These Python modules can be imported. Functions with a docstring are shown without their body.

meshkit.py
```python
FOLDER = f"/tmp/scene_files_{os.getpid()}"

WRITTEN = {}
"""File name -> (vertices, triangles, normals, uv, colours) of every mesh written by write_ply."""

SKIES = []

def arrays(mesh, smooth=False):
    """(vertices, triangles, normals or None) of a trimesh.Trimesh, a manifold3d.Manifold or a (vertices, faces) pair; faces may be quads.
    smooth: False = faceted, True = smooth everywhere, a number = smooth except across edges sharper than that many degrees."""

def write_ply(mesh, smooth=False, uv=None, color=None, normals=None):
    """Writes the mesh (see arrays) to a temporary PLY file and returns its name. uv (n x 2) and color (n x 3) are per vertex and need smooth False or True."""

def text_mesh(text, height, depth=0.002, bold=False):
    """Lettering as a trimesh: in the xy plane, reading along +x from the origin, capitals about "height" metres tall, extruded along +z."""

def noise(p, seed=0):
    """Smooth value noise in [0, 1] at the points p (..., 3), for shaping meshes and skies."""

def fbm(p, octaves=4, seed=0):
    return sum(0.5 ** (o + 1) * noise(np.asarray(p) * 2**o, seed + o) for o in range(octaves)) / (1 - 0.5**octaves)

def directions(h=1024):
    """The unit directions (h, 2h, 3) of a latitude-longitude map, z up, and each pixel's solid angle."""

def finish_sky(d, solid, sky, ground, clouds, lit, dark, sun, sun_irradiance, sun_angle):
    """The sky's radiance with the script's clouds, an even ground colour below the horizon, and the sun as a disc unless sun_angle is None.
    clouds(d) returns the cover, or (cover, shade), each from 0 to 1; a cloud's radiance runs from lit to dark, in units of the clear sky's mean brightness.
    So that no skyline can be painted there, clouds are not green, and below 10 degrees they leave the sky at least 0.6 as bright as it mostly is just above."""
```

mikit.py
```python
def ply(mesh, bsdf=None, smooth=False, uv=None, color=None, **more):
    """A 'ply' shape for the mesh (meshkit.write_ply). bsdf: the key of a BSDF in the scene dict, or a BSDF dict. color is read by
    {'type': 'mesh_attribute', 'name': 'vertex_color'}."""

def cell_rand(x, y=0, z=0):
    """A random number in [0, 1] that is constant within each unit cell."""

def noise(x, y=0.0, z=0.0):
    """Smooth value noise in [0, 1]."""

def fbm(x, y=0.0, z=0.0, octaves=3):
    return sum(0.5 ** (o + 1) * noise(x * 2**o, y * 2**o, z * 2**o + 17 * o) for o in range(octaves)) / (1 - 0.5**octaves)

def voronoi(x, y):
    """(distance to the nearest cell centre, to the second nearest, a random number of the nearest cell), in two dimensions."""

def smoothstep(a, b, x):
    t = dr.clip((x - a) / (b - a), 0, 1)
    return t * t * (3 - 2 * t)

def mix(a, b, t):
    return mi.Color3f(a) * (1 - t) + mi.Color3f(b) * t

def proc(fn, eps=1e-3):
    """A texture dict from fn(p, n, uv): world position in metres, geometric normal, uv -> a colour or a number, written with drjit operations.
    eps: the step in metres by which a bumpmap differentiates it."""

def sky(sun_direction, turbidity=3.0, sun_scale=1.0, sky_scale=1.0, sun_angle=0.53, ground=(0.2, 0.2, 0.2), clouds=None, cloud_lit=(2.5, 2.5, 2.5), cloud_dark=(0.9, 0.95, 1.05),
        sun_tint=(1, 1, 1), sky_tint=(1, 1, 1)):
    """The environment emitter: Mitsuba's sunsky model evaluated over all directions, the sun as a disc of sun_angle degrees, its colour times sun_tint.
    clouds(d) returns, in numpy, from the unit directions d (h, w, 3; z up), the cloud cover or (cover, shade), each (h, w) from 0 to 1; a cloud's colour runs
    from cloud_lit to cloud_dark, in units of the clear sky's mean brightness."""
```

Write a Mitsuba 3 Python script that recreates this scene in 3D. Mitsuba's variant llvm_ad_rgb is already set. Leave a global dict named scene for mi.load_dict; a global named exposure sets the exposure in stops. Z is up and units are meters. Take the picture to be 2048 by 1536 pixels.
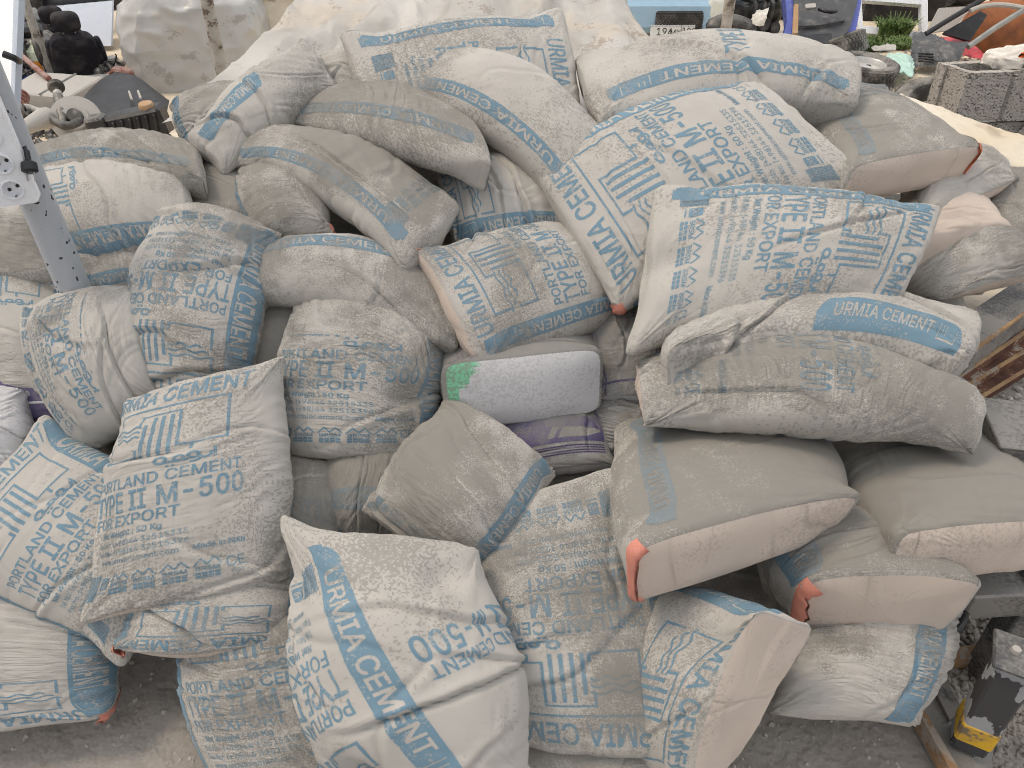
import math, random
import numpy as np
import drjit as dr
import mitsuba as mi
import trimesh
import shapely
from shapely import affinity
from shapely.geometry import Polygon, LineString, box, MultiPolygon
from shapely.ops import unary_union
from scipy.optimize import least_squares
import meshkit, mikit
from mikit import noise, fbm, smoothstep, mix

# ------------------------------------------------------------------ camera, sky, exposure
scene, labels = {}, {}
T4 = mi.ScalarTransform4f
CAM = np.array([0.0, 0.0, 1.85])
PITCH = math.radians(36.0)
FOV = 67.3
R_ = np.array([1.0, 0, 0])
F_ = np.array([0, math.cos(PITCH), -math.sin(PITCH)])
U_ = np.array([0, math.sin(PITCH), math.cos(PITCH)])
scene['camera'] = {'type': 'perspective', 'fov': FOV, 'fov_axis': 'x', 'near_clip': 0.05, 'far_clip': 200.0,
                   'to_world': T4().look_at(origin=CAM.tolist(), target=(CAM + F_).tolist(), up=[0, 0, 1])}
def overcast(d):
    # an even cloud deck, brightest overhead and duller towards the horizon
    return np.ones(d.shape[:2]), 1 - np.clip(d[..., 2], 0, 1) ** 0.8
scene['sky'] = mikit.sky([-0.50, 0.05, 0.86], turbidity=4, sun_scale=0.30, sun_angle=16, clouds=overcast,
                         cloud_lit=(3.0, 3.0, 3.02), cloud_dark=(0.85, 0.87, 0.91), ground=(0.3, 0.28, 0.26))
exposure = 1.83

# ------------------------------------------------------------------ measuring helpers
FPX = 1024 / math.tan(math.radians(FOV / 2))
def ray(x, y): return np.array([(x - 1024) / FPX, (768 - y) / FPX, 1.0])
def c2w(c):
    c = np.asarray(c, float)
    return CAM + c[..., 0:1] * R_ + c[..., 1:2] * U_ + c[..., 2:3] * F_
def at(x, y, z): return c2w(ray(x, y) * z)
def gr(x, y, h=0.0):
    """the point at height h that stands at this place"""
    d = c2w(ray(x, y)) - CAM
    return CAM + d * ((h - CAM[2]) / d[2])
def unit(v):
    v = np.asarray(v, float)
    return v / np.linalg.norm(v)

# ------------------------------------------------------------------ scene helpers
COUNT = {}
def numbered(name):
    k = COUNT.get(name, 0); COUNT[name] = k + 1
    return name if k == 0 else f'{name}_{k:03d}'
def shape(mesh, bsdf, smooth=False, uv=None, normals=None):
    if normals is not None:
        path = meshkit.write_ply(mesh, False, uv, None, normals)
        return {'type': 'ply', 'filename': path, 'face_normals': False, 'bsdf': {'type': 'ref', 'id': bsdf}}
    return mikit.ply(mesh, bsdf, smooth=smooth, uv=uv)
def thing(name, label, cat, group=None, kind=None):
    key = numbered(name)
    labels[key] = {'label': label, 'category': cat}
    if group: labels[key]['group'] = group
    if kind: labels[key]['kind'] = kind
    return key
def part(holder, name, mesh, bsdf, smooth=False, label=None, kind=None, **kw):
    key = numbered(holder + '__' + name)
    scene[key] = shape(mesh, bsdf, smooth, **kw)
    if label or kind:
        labels[key] = {}
        if label: labels[key]['label'] = label
        if kind: labels[key]['kind'] = kind
    return key
def single(name, mesh, bsdf, label, cat, smooth=False, group=None, kind=None, **kw):
    key = thing(name, label, cat, group, kind)
    scene[key] = shape(mesh, bsdf, smooth, **kw)
    return key

# ------------------------------------------------------------------ materials
def diffuse_proc(fn, rough=0.85, spec=0.3, bump=None, bscale=1.0, beps=1e-3, **kw):
    d = {'type': 'principled', 'base_color': mikit.proc(fn) if callable(fn) else {'type': 'rgb', 'value': list(fn)}, 'roughness': rough, 'specular': spec, **kw}
    if bump is not None:
        d = {'type': 'bumpmap', 'arbitrary': mikit.proc(bump, eps=beps), 'scale': bscale, 'bsdf': d}
    return {'type': 'twosided', 'bsdf': d}
def flat(name, rgb, rough=0.7, spec=0.35, var=0.18, freq=14.0, dust=0.25, dustcol=(0.36, 0.34, 0.31), **kw):
    def f(p, n, uv):
        v = fbm(p.x * freq, p.y * freq, p.z * freq, 3)
        g = noise(p.x * 160, p.y * 160, p.z * 160)
        k = smoothstep(0.35, 0.8, v + (g - 0.5) * 0.35 + n.z * 0.15) * dust
        return mix(mi.Color3f(rgb) * (1 - var / 2 + var * v), dustcol, k)
    scene[name] = diffuse_proc(f, rough, spec, **kw)
    return name

DUST = (0.218, 0.206, 0.186)
def crinkle(a, b):
    """The fine creases of woven plastic cloth, as lines in metres of cloth: 0 on the cloth, 1 in a crease."""
    wand = fbm(a * 5, b * 3, 2.0, 2) * 0.070
    m = noise(a * 5 + 3, b * 5, 5.0)
    def lines(r, w): return 1 - smoothstep(0.0, w, dr.abs(r - 0.5))
    l1 = lines(noise((b + wand) * 150, a * 16 + 7, 1.0), 0.20) * smoothstep(0.25, 0.60, m)
    l2 = lines(noise((b + wand * 1.8) * 62, a * 9 + 7, 4.0), 0.10) * smoothstep(0.70, 0.40, noise(a * 4 + 13, b * 4, 3.0))
    l3 = lines(noise((a + wand) * 90, b * 14 + 7, 6.0), 0.12) * smoothstep(0.55, 0.75, noise(a * 4 + 30, b * 4, 8.0))
    taut = smoothstep(0.36, 0.62, noise(a * 2.1 + 17, b * 2.1, 11.0) * 0.75 + 0.25 * m)      # stretches of cloth pulled smooth
    return dr.minimum(l1 * 0.7 + l2 + l3 * 0.8, 1.0) * (0.12 + 0.88 * taut)
def folds(a, b):
    """Few long upright creases of a folded end panel."""
    w = fbm(a * 6, b * 6, 1.0, 2)
    l = 1 - smoothstep(0.0, 0.045, dr.abs(noise(a * 13 + 0.5 * w, b * 2.2, 21.0) - 0.5))
    k = 1 - smoothstep(0.0, 0.06, dr.abs(noise(a * 5 + b * 7, b * 9 - a * 4, 5.0) - 0.5))
    return dr.minimum(l * 0.8 * smoothstep(0.35, 0.6, w) + k * 0.35 * smoothstep(0.5, 0.7, w), 1.0)
def sack_colour(base, bias, dust=DUST, worn=False, cr=1.0):
    def f(p, n, uv):
        big = fbm(p.x * 4.2, p.y * 4.2, p.z * 4.2, 3)
        mid = fbm(p.x * 26, p.y * 26, p.z * 26, 3)
        fine = noise(uv.x * 420, uv.y * 420, p.z * 40)
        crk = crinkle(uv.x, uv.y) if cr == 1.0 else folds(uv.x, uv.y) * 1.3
        d = dr.maximum(n.z, -0.2) * 0.55 + (big - 0.5) * 1.35 + (mid - 0.5) * 0.7 + (fine - 0.5) * 0.70 + bias
        k = smoothstep(0.28, 0.80, d)
        tone = 0.90 + 0.2 * fbm(p.x * 9 + 31, p.y * 9, p.z * 9, 2)
        c = mi.Color3f(base) * tone * (1 + (dr.sin(uv.x * 900) * dr.sin(uv.y * 900)) * 0.05)
        crease = crk * (0.02 + 0.40 * smoothstep(0.35, 0.75, big)) * dr.clip(0.3 + 1.2 * mid, 0, 1) * smoothstep(0.95, 0.55, k * 0.9)  # wrinkle shade painted into the colour along the creases, together with settled dust
        if worn:
            w = smoothstep(0.64, 0.80, noise(uv.x * 330 + 5, uv.y * 330, 3.0) * 0.5 + mid * 0.6)
            c = mix(c, (0.42, 0.40, 0.37), w * 0.6)
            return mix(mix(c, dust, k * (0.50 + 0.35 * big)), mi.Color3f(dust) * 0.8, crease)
        spot = smoothstep(0.70, 0.84, noise(uv.x * 230, uv.y * 230, 9.0) * 0.42 + big * 0.85) * (0.55 if cr == 1.0 else 0.25)
        c = mix(mix(c, dust, k * 0.88), dust, spot * (1 - k))
        return mix(c, mi.Color3f(dust) * 0.85, crease)  # crease lines drawn darker than the dust itself, standing in for wrinkle shading
    return f
def weave(amp_r=1.0):
    def f(p, n, uv):
        return dr.sin(uv.x * 1250) * dr.sin(uv.y * 1250) * 0.0004 - (crinkle(uv.x, uv.y) * 0.0024 if amp_r == 1.0 else folds(uv.x, uv.y) * 0.0045)
    return f
WEAVE = weave()
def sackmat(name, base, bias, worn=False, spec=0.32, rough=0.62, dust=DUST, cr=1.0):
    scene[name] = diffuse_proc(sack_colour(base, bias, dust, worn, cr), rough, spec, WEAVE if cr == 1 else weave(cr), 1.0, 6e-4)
FAB = (0.455, 0.436, 0.408)
BLUE = (0.155, 0.255, 0.335)
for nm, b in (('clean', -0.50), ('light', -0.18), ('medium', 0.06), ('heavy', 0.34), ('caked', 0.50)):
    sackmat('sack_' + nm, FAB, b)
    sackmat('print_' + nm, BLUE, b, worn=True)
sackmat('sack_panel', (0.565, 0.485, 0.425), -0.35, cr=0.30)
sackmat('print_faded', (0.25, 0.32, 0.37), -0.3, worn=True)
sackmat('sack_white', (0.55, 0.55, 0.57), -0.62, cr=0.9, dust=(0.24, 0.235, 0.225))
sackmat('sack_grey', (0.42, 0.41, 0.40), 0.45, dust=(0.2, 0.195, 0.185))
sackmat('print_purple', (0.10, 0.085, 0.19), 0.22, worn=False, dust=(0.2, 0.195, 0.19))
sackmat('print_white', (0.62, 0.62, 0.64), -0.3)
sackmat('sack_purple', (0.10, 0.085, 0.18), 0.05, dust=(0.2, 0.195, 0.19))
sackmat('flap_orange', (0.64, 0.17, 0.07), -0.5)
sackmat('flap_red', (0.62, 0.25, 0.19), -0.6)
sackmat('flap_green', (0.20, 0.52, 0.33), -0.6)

# ------------------------------------------------------------------ the print on the sacks (laid out flat, in metres)
SW, SL, ST = 0.50, 0.70, 0.14      # the flat sack: width, length, gusset
def text_poly(text, h, bold=True, width=None):
    m = meshkit.text_mesh(text, h, 0.002, bold)
    tri = m.triangles[m.face_normals[:, 2] > 0.9][:, :, :2]
    g = unary_union([Polygon(t) for t in tri]).buffer(1e-5)
    x0, y0, x1, y1 = g.bounds
    if width: g = affinity.scale(g, width / (x1 - x0), 1, origin=(x0, 0)); x1 = x0 + width
    return affinity.translate(g, -(x0 + x1) / 2, 0)
def put(g, x, y, rot=0):           # layout space: x right, y DOWN the sack
    g = affinity.rotate(g, rot, origin=(0, 0))
    return affinity.scale(affinity.translate(g, x, -y), 1, -1, origin=(0, 0))
def line(pts, w=0.006): return LineString(pts).buffer(w / 2, cap_style='square', join_style='mitre')
def wavy(x0, x1, y, amp=0.004, n=3, w=0.005):
    x = np.linspace(x0, x1, 25)
    return LineString(np.c_[x, y + amp * np.sin((x - x0) / (x1 - x0) * n * 2 * math.pi)]).buffer(w / 2)
def front_print():
    g = [put(text_poly('URMIA CEMENT', 0.054, True, 0.45), 0, 0.082)]
    # frame with the chimneys and smoke
    f = [line([(-0.155, 0.205), (-0.155, 0.135), (0.15, 0.135), (0.15, 0.30), (0.075, 0.30), (0.075, 0.322)], 0.0075),
         line([(-0.155, 0.245), (-0.155, 0.322), (-0.045, 0.322), (-0.045, 0.30)], 0.0075),
         line([(-0.05, 0.205), (-0.05, 0.165), (0.045, 0.165), (0.045, 0.30), (0.075, 0.30)], 0.0065)]
    for i in range(4): f.append(line([(-0.032 + i * 0.02, 0.180 if i else 0.205), (-0.032 + i * 0.02, 0.322)], 0.0085))
    for i in range(3): f.append(wavy(-0.165 + 0.02 * i, -0.045, 0.207 + i * 0.02, 0.006, 2, 0.0065))
    # the word in Persian script under the frame
    def arc(cx, cy, r, a0, a1, w=0.0075):
        a = np.radians(np.linspace(a0, a1, 14)); return LineString(np.c_[cx + r * np.cos(a), cy + r * np.sin(a)]).buffer(w / 2)
    f += [line([(0.125, 0.338), (0.125, 0.366)], 0.007), arc(0.105, 0.354, 0.012, -20, 150), arc(0.083, 0.352, 0.010, 0, 359), arc(0.083, 0.360, 0.014, 0, 110),
          line([(0.07, 0.364), (0.025, 0.364)], 0.0075), arc(0.055, 0.356, 0.009, 0, 359), arc(0.018, 0.354, 0.011, 0, 359), shapely.Point(0.043, 0.377).buffer(0.004), shapely.Point(0.032, 0.377).buffer(0.004)]
    f = unary_union([x.buffer(0) for x in f])
    g.append(affinity.translate(affinity.scale(f, 1.15, 0.80, origin=(0, 0)), 0.0, -0.006))
    g += [put(text_poly('PORTLAND CEMENT', 0.031, True, 0.43), 0, 0.335),
          put(text_poly('TYPE II', 0.056, True, 0.21), -0.115, 0.402), put(text_poly('M-500', 0.056, True, 0.205), 0.118, 0.402),
          put(text_poly('FOR EXPORT', 0.031, True, 0.28), -0.07, 0.443)]
    return unary_union([x.buffer(0) for x in g])
def small_print():
    g = [put(text_poly('Net Weight : 50 Kg', 0.0165, True), -0.07, 0.472), put(text_poly('Tel No: (+98)44 32515335', 0.0155, False), -0.05, 0.499),
         put(text_poly('Fax No: (+98)44 32515396', 0.0155, False), -0.05, 0.524), put(text_poly('www.urmiacement.com', 0.0155, False), -0.05, 0.549),
         put(text_poly('Made in IRAN', 0.0145, True), 0.16, 0.549)]
    rnd = random.Random(3); x = -0.235
    while x < -0.165:
        w = rnd.choice((0.0018, 0.0028, 0.004)); g.append(box(x, 0.575, x + w, 0.640)); x += w + rnd.choice((0.0018, 0.0026))
    def badge(cx, text, roof=True):
        cy = 0.605; b = []
        if roof:
            b += [LineString([(cx - 0.029, cy - 0.008), (cx - 0.014, cy - 0.026), (cx, cy - 0.010), (cx + 0.014, cy - 0.026), (cx + 0.029, cy - 0.008)]).buffer(0.0022)]
            b += [put(text_poly(text, 0.012, True, 0.052), cx, cy + 0.007)]
            for r in range(2):
                for c in range(4): b.append(box(cx - 0.027 + c * 0.0138, cy + 0.011 + r * 0.010, cx - 0.0155 + c * 0.0138, cy + 0.019 + r * 0.010))
        else:
            b += [box(cx - 0.016, cy - 0.020, cx + 0.016, cy + 0.012).difference(put(text_poly(text, 0.014, True, 0.026), cx, cy + 0.003)), line([(cx - 0.014, cy + 0.020), (cx + 0.014, cy + 0.020)], 0.004)]
        return b
    g += badge(-0.138, 'IAS', False)
    for i, cx in enumerate((-0.082, -0.012, 0.058, 0.128)): g += badge(cx, 'BRSM')
    g += [put(text_poly('CE', 0.028, False, 0.046), 0.192, 0.612), put(text_poly('1523', 0.009, False), 0.192, 0.63)]
    return unary_union([x.buffer(0) for x in g])
def band_print():
    """The band along each long edge, half on the front and half on the gusset: lettering left open."""
    out = []
    for sgn in (-1, 1):
        h = 0.047
        b = LineString([(-0.31, 0), (0.31, 0)]).buffer(h, cap_style='flat')
        for e in (-1, 1):
            corner = box(min(e * 0.31, e * 0.256), 0.0, max(e * 0.31, e * 0.256), 0.06).difference(shapely.Point(e * 0.256, 0.0).buffer(h, 24))
            b = b.difference(corner)
        b = b.difference(affinity.translate(text_poly('URMIA CEMENT', 0.052, True, 0.42), -0.035, -0.026))
        mark = unary_union([line([(0.20, 0.026), (0.20, -0.034), (0.275, -0.034), (0.275, 0.026)], 0.003), line([(0.215, -0.012), (0.215, 0.024)], 0.003), line([(0.229, -0.012), (0.229, 0.024)], 0.003), wavy(0.24, 0.27, 0.0, 0.002, 2, 0.003)])
        b = b.difference(mark)
        out.append(put(b, sgn * (SW / 2 + 0.05), 0.35, 90 if sgn < 0 else -90))
    return unary_union(out)
FRONT, SMALL, BAND = front_print(), small_print(), band_print()
def shifted(g, dx):
    return g if not dx else affinity.translate(g, dx, 0)

# ------------------------------------------------------------------ the sack
NF, NS, NB, NL = 76, 16, 18, 96    # cells across front, gusset, back; along
def ring_ab():
    a = np.concatenate([np.linspace(0, -1, NB // 2 + 1)[:-1], np.full(NS, -1.0), np.linspace(-1, 1, NF + 1)[:-1], np.full(NS, 1.0), np.linspace(1, 0, NB // 2 + 1)[:-1]])
    b = np.concatenate([np.full(NB // 2, -1.0), np.linspace(-1, 1, NS + 1)[:-1], np.full(NF, 1.0), np.linspace(1, -1, NS + 1)[:-1], np.full(NB // 2, -1.0)])
    return a, b
RA, RB = ring_ab(); NR = len(RA)
step = np.where(np.abs(np.roll(RA, -1) - RA) > 1e-9, np.abs(np.roll(RA, -1) - RA) * SW / 2, np.abs(np.roll(RB, -1) - RB) * ST / 2)
RX = np.concatenate([[0], np.cumsum(step)])
RX = RX - RX[NB // 2 + NS] - SW / 2            # unrolled coordinate: the front runs from -SW/2 to SW/2
VT = np.linspace(0, 1, NL + 1)
C0, C1 = NB // 2, NB // 2 + NS + NF + NS       # columns that may carry print
def body_faces():
    i, j = np.meshgrid(np.arange(NR), np.arange(NL), indexing='ij')
    i, j = i.ravel(), j.ravel(); n = NL + 1
    q = np.stack([i * n + j, i * n + j + 1, (i + 1) * n + j + 1, (i + 1) * n + j], 1)   # columns 0..NR (the last repeats the first)
    return np.vstack([q[:, [0, 1, 2]], q[:, [0, 2, 3]]])
BF = body_faces()
_DECAL = {}
def decal(key, geom):
    """(triangles as corner rows into body vertices, barycentric weights): the print cut along the sack's own facets, the same for every sack."""
    if key in _DECAL: return _DECAL[key]
    n = NL + 1
    col = BF // n; keep = (col.min(1) >= C0) & (col.max(1) <= C1)
    F = BF[keep]
    P = np.stack([RX[F // n], VT[F % n] * SL], -1)
    tri = shapely.polygons(np.concatenate([P, P[:, :1]], 1))
    geom = geom.simplify(0.0004)
    shapely.prepare(geom)
    inside = shapely.contains_properly(geom, tri)
    cross = shapely.intersects(geom, tri) & ~inside
    parts = [g for g in getattr(geom, 'geoms', [geom])]
    tree = shapely.STRtree(parts)
    tix, gix = tree.query(tri[cross], predicate='intersects')
    F_id = np.nonzero(cross)[0][tix]
    pieces = shapely.intersection(tri[F_id], np.array(parts, object)[gix])
    rows, bary = [F[inside]], [np.repeat(np.eye(3)[None], inside.sum(), 0)]
    for fi, g in zip(F_id, pieces):
        for s in getattr(g, 'geoms', [g]):
            if s.geom_type != 'Polygon' or s.area < 2e-8: continue
            v, f = trimesh.creation.triangulate_polygon(s, engine='earcut')
            p = P[fi]; M = np.array([[p[1][0] - p[0][0], p[2][0] - p[0][0]], [p[1][1] - p[0][1], p[2][1] - p[0][1]]])
            w = np.linalg.solve(M, (v[:, :2] - p[0]).T).T
            w3 = np.c_[1 - w.sum(1), w]
            rows.append(np.repeat(F[fi][None], len(f), 0)); bary.append(w3[f])
    _DECAL[key] = (np.concatenate(rows), np.concatenate(bary))
    return _DECAL[key]
DOMAIN = box(RX[C0] + 0.001, 0.004, RX[C1] - 0.001, SL - 0.004)
def layout(kind, dx=0.0, db=None):
    db = dx if db is None else db
    if kind in LAYOUT: return LAYOUT[kind]().intersection(DOMAIN)
    g = {'full': [FRONT, SMALL], 'big': [FRONT], 'band': [], 'low': [SMALL, FRONT.intersection(box(-1, 0.25, 1, 1))], 'line': [FRONT.intersection(box(-1, 0.342, 1, 0.41))], 'code': [SMALL.intersection(box(-1, 0.565, 1, 1))],
         'half': [FRONT.intersection(box(-1, 0, 1, 0.30))]}[kind]
    g = [shifted(x, dx) for x in g]
    if db != 'none': g.append(shifted(BAND, db))
    return unary_union(g).intersection(DOMAIN)
LAYOUT = {}

def fbm_np(q, o, s): return meshkit.fbm(q, o, s)
def solve_pose(px, z0, n0, W, L, kz=0.06, kn=0.22):
    rays = np.array([ray(*p) for p in px]); rc = rays.mean(0)
    def corners(v):
        z, nx, ny = v; s = nx * nx + ny * ny
        n = np.array([nx, ny, -math.sqrt(max(1 - s, 0.03))])
        k = (n @ (rc * z)) / (rays @ n)
        return rays * k[:, None], unit(n)
    def res(v):
        c, n = corners(v)
        w1, w2 = np.linalg.norm(c[1] - c[0]), np.linalg.norm(c[2] - c[3])
        l1, l2 = np.linalg.norm(c[3] - c[0]), np.linalg.norm(c[2] - c[1])
        return [((w1 + w2) / 2 / W - 1) * 3, ((l1 + l2) / 2 / L - 1) * 3, (v[0] - z0) / kz, (v[1] - n0[0]) / kn, (v[2] - n0[1]) / kn, max(0, v[1] ** 2 + v[2] ** 2 - 0.85) * 40]
    s = least_squares(res, [z0, *n0])
    c, n = corners(s.x)
    return c, n, s.x
def pile_z(y): return 1.80 + (1300 - y) * 0.0005

SACKS = []
def sack(px, label, dz=0.0, n=(0.0, 0.30), mids=(0, 0, 0, 0), bend=(0.02, 0.02), T=0.17, W=0.48, L=0.66, seed=None, dust='light', prt='full', ends=(None, None), flaps=(), bulge=1.0,
         creases=3, wr=1.0, name='cement_sack', fab=None, pm=None, res=1, group='cement sacks in the heap', ears=(), patch=None, grow=1.01, endt=0.85, cat='cement sack', dents=()):
    """px: where the four corners of the sack's middle sheet stand (as its print reads: top left, top right, bottom right, bottom left); mids: how far each edge
    (top, right, bottom, left) bows outwards, in metres; bend: bow out of its plane along length and width."""
    seed = len(SACKS) if seed is None else seed
    rnd = np.random.RandomState(1000 + seed)
    mids = np.array(mids, float) + (0.004, 0.014, 0.004, 0.014)
    px = np.array(px, float); px = px.mean(0) + (px - px.mean(0)) * grow
    area = sum(px[i][0] * px[(i + 1) % 4][1] - px[(i + 1) % 4][0] * px[i][1] for i in range(4))
    assert area > 0, label
    c, nc, sol = solve_pose(px, pile_z(px[:, 1].mean()) + dz, n, W, L)
    P = c2w(c); N = nc[0] * R_ + nc[1] * U_ + nc[2] * F_
    w = (np.linalg.norm(P[1] - P[0]) + np.linalg.norm(P[2] - P[3])) / 2; l = (np.linalg.norm(P[3] - P[0]) + np.linalg.norm(P[2] - P[1])) / 2
    SACKS.append((label, sol, w, l, P.mean(0), px))
    C = P.mean(0)
    es, et = unit(P[1] + P[2] - P[0] - P[3]), unit(P[3] + P[2] - P[0] - P[1])
    ctr = [(P[0] + P[1]) / 2 - et * mids[0], (P[1] + P[2]) / 2 + es * mids[1], (P[2] + P[3]) / 2 + et * mids[2], (P[3] + P[0]) / 2 - es * mids[3]]
    def curve(A, M, B, t):
        t = t[..., None]; return A * (1 - t) * (1 - 2 * t) + M * 4 * t * (1 - t) + B * t * (2 * t - 1)
    def mid(s, t):
        top, bot = curve(P[0], ctr[0], P[1], s), curve(P[3], ctr[2], P[2], s)
        lef, rig = curve(P[0], ctr[3], P[3], t), curve(P[1], ctr[1], P[2], t)
        S, Tt = s[..., None], t[..., None]
        bil = (P[0] * (1 - S) + P[1] * S) * (1 - Tt) + (P[3] * (1 - S) + P[2] * S) * Tt
        q = top * (1 - Tt) + bot * Tt + lef * (1 - S) + rig * S - bil
        return q + N * (bend[0] * 4 * t * (1 - t) + bend[1] * 4 * s * (1 - s) - (bend[0] + bend[1]) * 0.6)[..., None]
    def place(a, b, t, cap=0.0):
        e = np.minimum(t, 1 - t)
        pw = 2.45 + 6.0 * np.exp(-(e / 0.085) ** 2)
        k = (np.abs(a) ** pw + np.abs(b) ** pw + 1e-12) ** (-1 / pw)
        mx = np.maximum(np.abs(a), np.abs(b)); k = k * mx          # inside points (caps) keep their share
        inset = 1 - 0.05 * np.exp(-(e / 0.012) ** 2)
        a2, b2 = a * k * inset, b * k * inset
        h = T / 2 * (endt + (1.30 - endt) * bulge * np.sin(math.pi * np.clip(t, 0, 1)) ** 0.65)
        s = (a2 + 1) / 2
        eps = 1e-3
        ds = mid(s + eps, t) - mid(s - eps, t); dt = mid(s, t + eps) - mid(s, t - eps)
        nn = np.cross(ds, dt); nn *= np.sign((nn @ N))[..., None]; nn /= np.linalg.norm(nn, axis=-1, keepdims=True)
        tt = dt / np.linalg.norm(dt, axis=-1, keepdims=True)
        return mid(s, t) + nn * (b2 * h)[..., None] + tt * np.asarray(cap)[..., None], np.stack([a2 * SW / 2, t * SL, b2 * h], -1)
    a = np.repeat(RA[:, None], NL + 1, 1); b = np.repeat(RB[:, None], NL + 1, 1); t = np.repeat(VT[None], NR, 0)
    V, Q = place(a, b, t)
    nv = NR * (NL + 1); n1 = NL + 1
    verts, loc, caps = [V.reshape(-1, 3)], [Q.reshape(-1, 3)], []
    base = nv
    KC = 7
    for end in (0, 1):
        rings = [np.arange(NR) * n1 + (0 if end == 0 else NL)]
        for k in range(1, KC):
            r = 1 - k / KC
            v, q = place(RA * r, RB * r, np.full(NR, float(end)), np.full(NR, (1 if end else -1) * 0.016 * (1 - r ** 3)))
            verts.append(v); loc.append(q); rings.append(np.arange(base, base + NR)); base += NR
        f = []
        for k in range(KC - 1):
            o, i_ = rings[k], rings[k + 1]; o2, i2 = np.roll(o, -1), np.roll(i_, -1)
            f += [np.stack([o, o2, i2], 1), np.stack([o, i2, i_], 1)]
        verts.append(verts[-1].mean(0)[None]); loc.append(loc[-1].mean(0)[None])
        f.append(np.stack([rings[-1], np.roll(rings[-1], -1), np.full(NR, base)], 1)); base += 1
        f = np.vstack(f)
        caps.append(f if end == 0 else f[:, ::-1])
    V, Q = np.vstack(verts), np.vstack(loc)
    closed_f = (BF // n1 % NR) * n1 + BF % n1
    allf = np.vstack([closed_f, *caps])
    tm = trimesh.Trimesh(V, allf, process=False)
    flip = tm.volume < 0
    if flip: allf = allf[:, ::-1]
    def normals(V):
        n_ = np.zeros_like(V); fn = np.cross(V[allf[:, 1]] - V[allf[:, 0]], V[allf[:, 2]] - V[allf[:, 0]])
        for k in range(3): np.add.at(n_, allf[:, k], fn)
        return n_ / np.maximum(np.linalg.norm(n_, axis=1, keepdims=True), 1e-12)
    NN = normals(V)
    # lumps of the powder inside
    off = rnd.rand(3) * 50
    D = (fbm_np(Q * 4.5 + off, 2, seed) - 0.5) * 0.026
    # folds and crinkles
    X, Y, Z = Q[:, 0], Q[:, 1], Q[:, 2]
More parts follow.
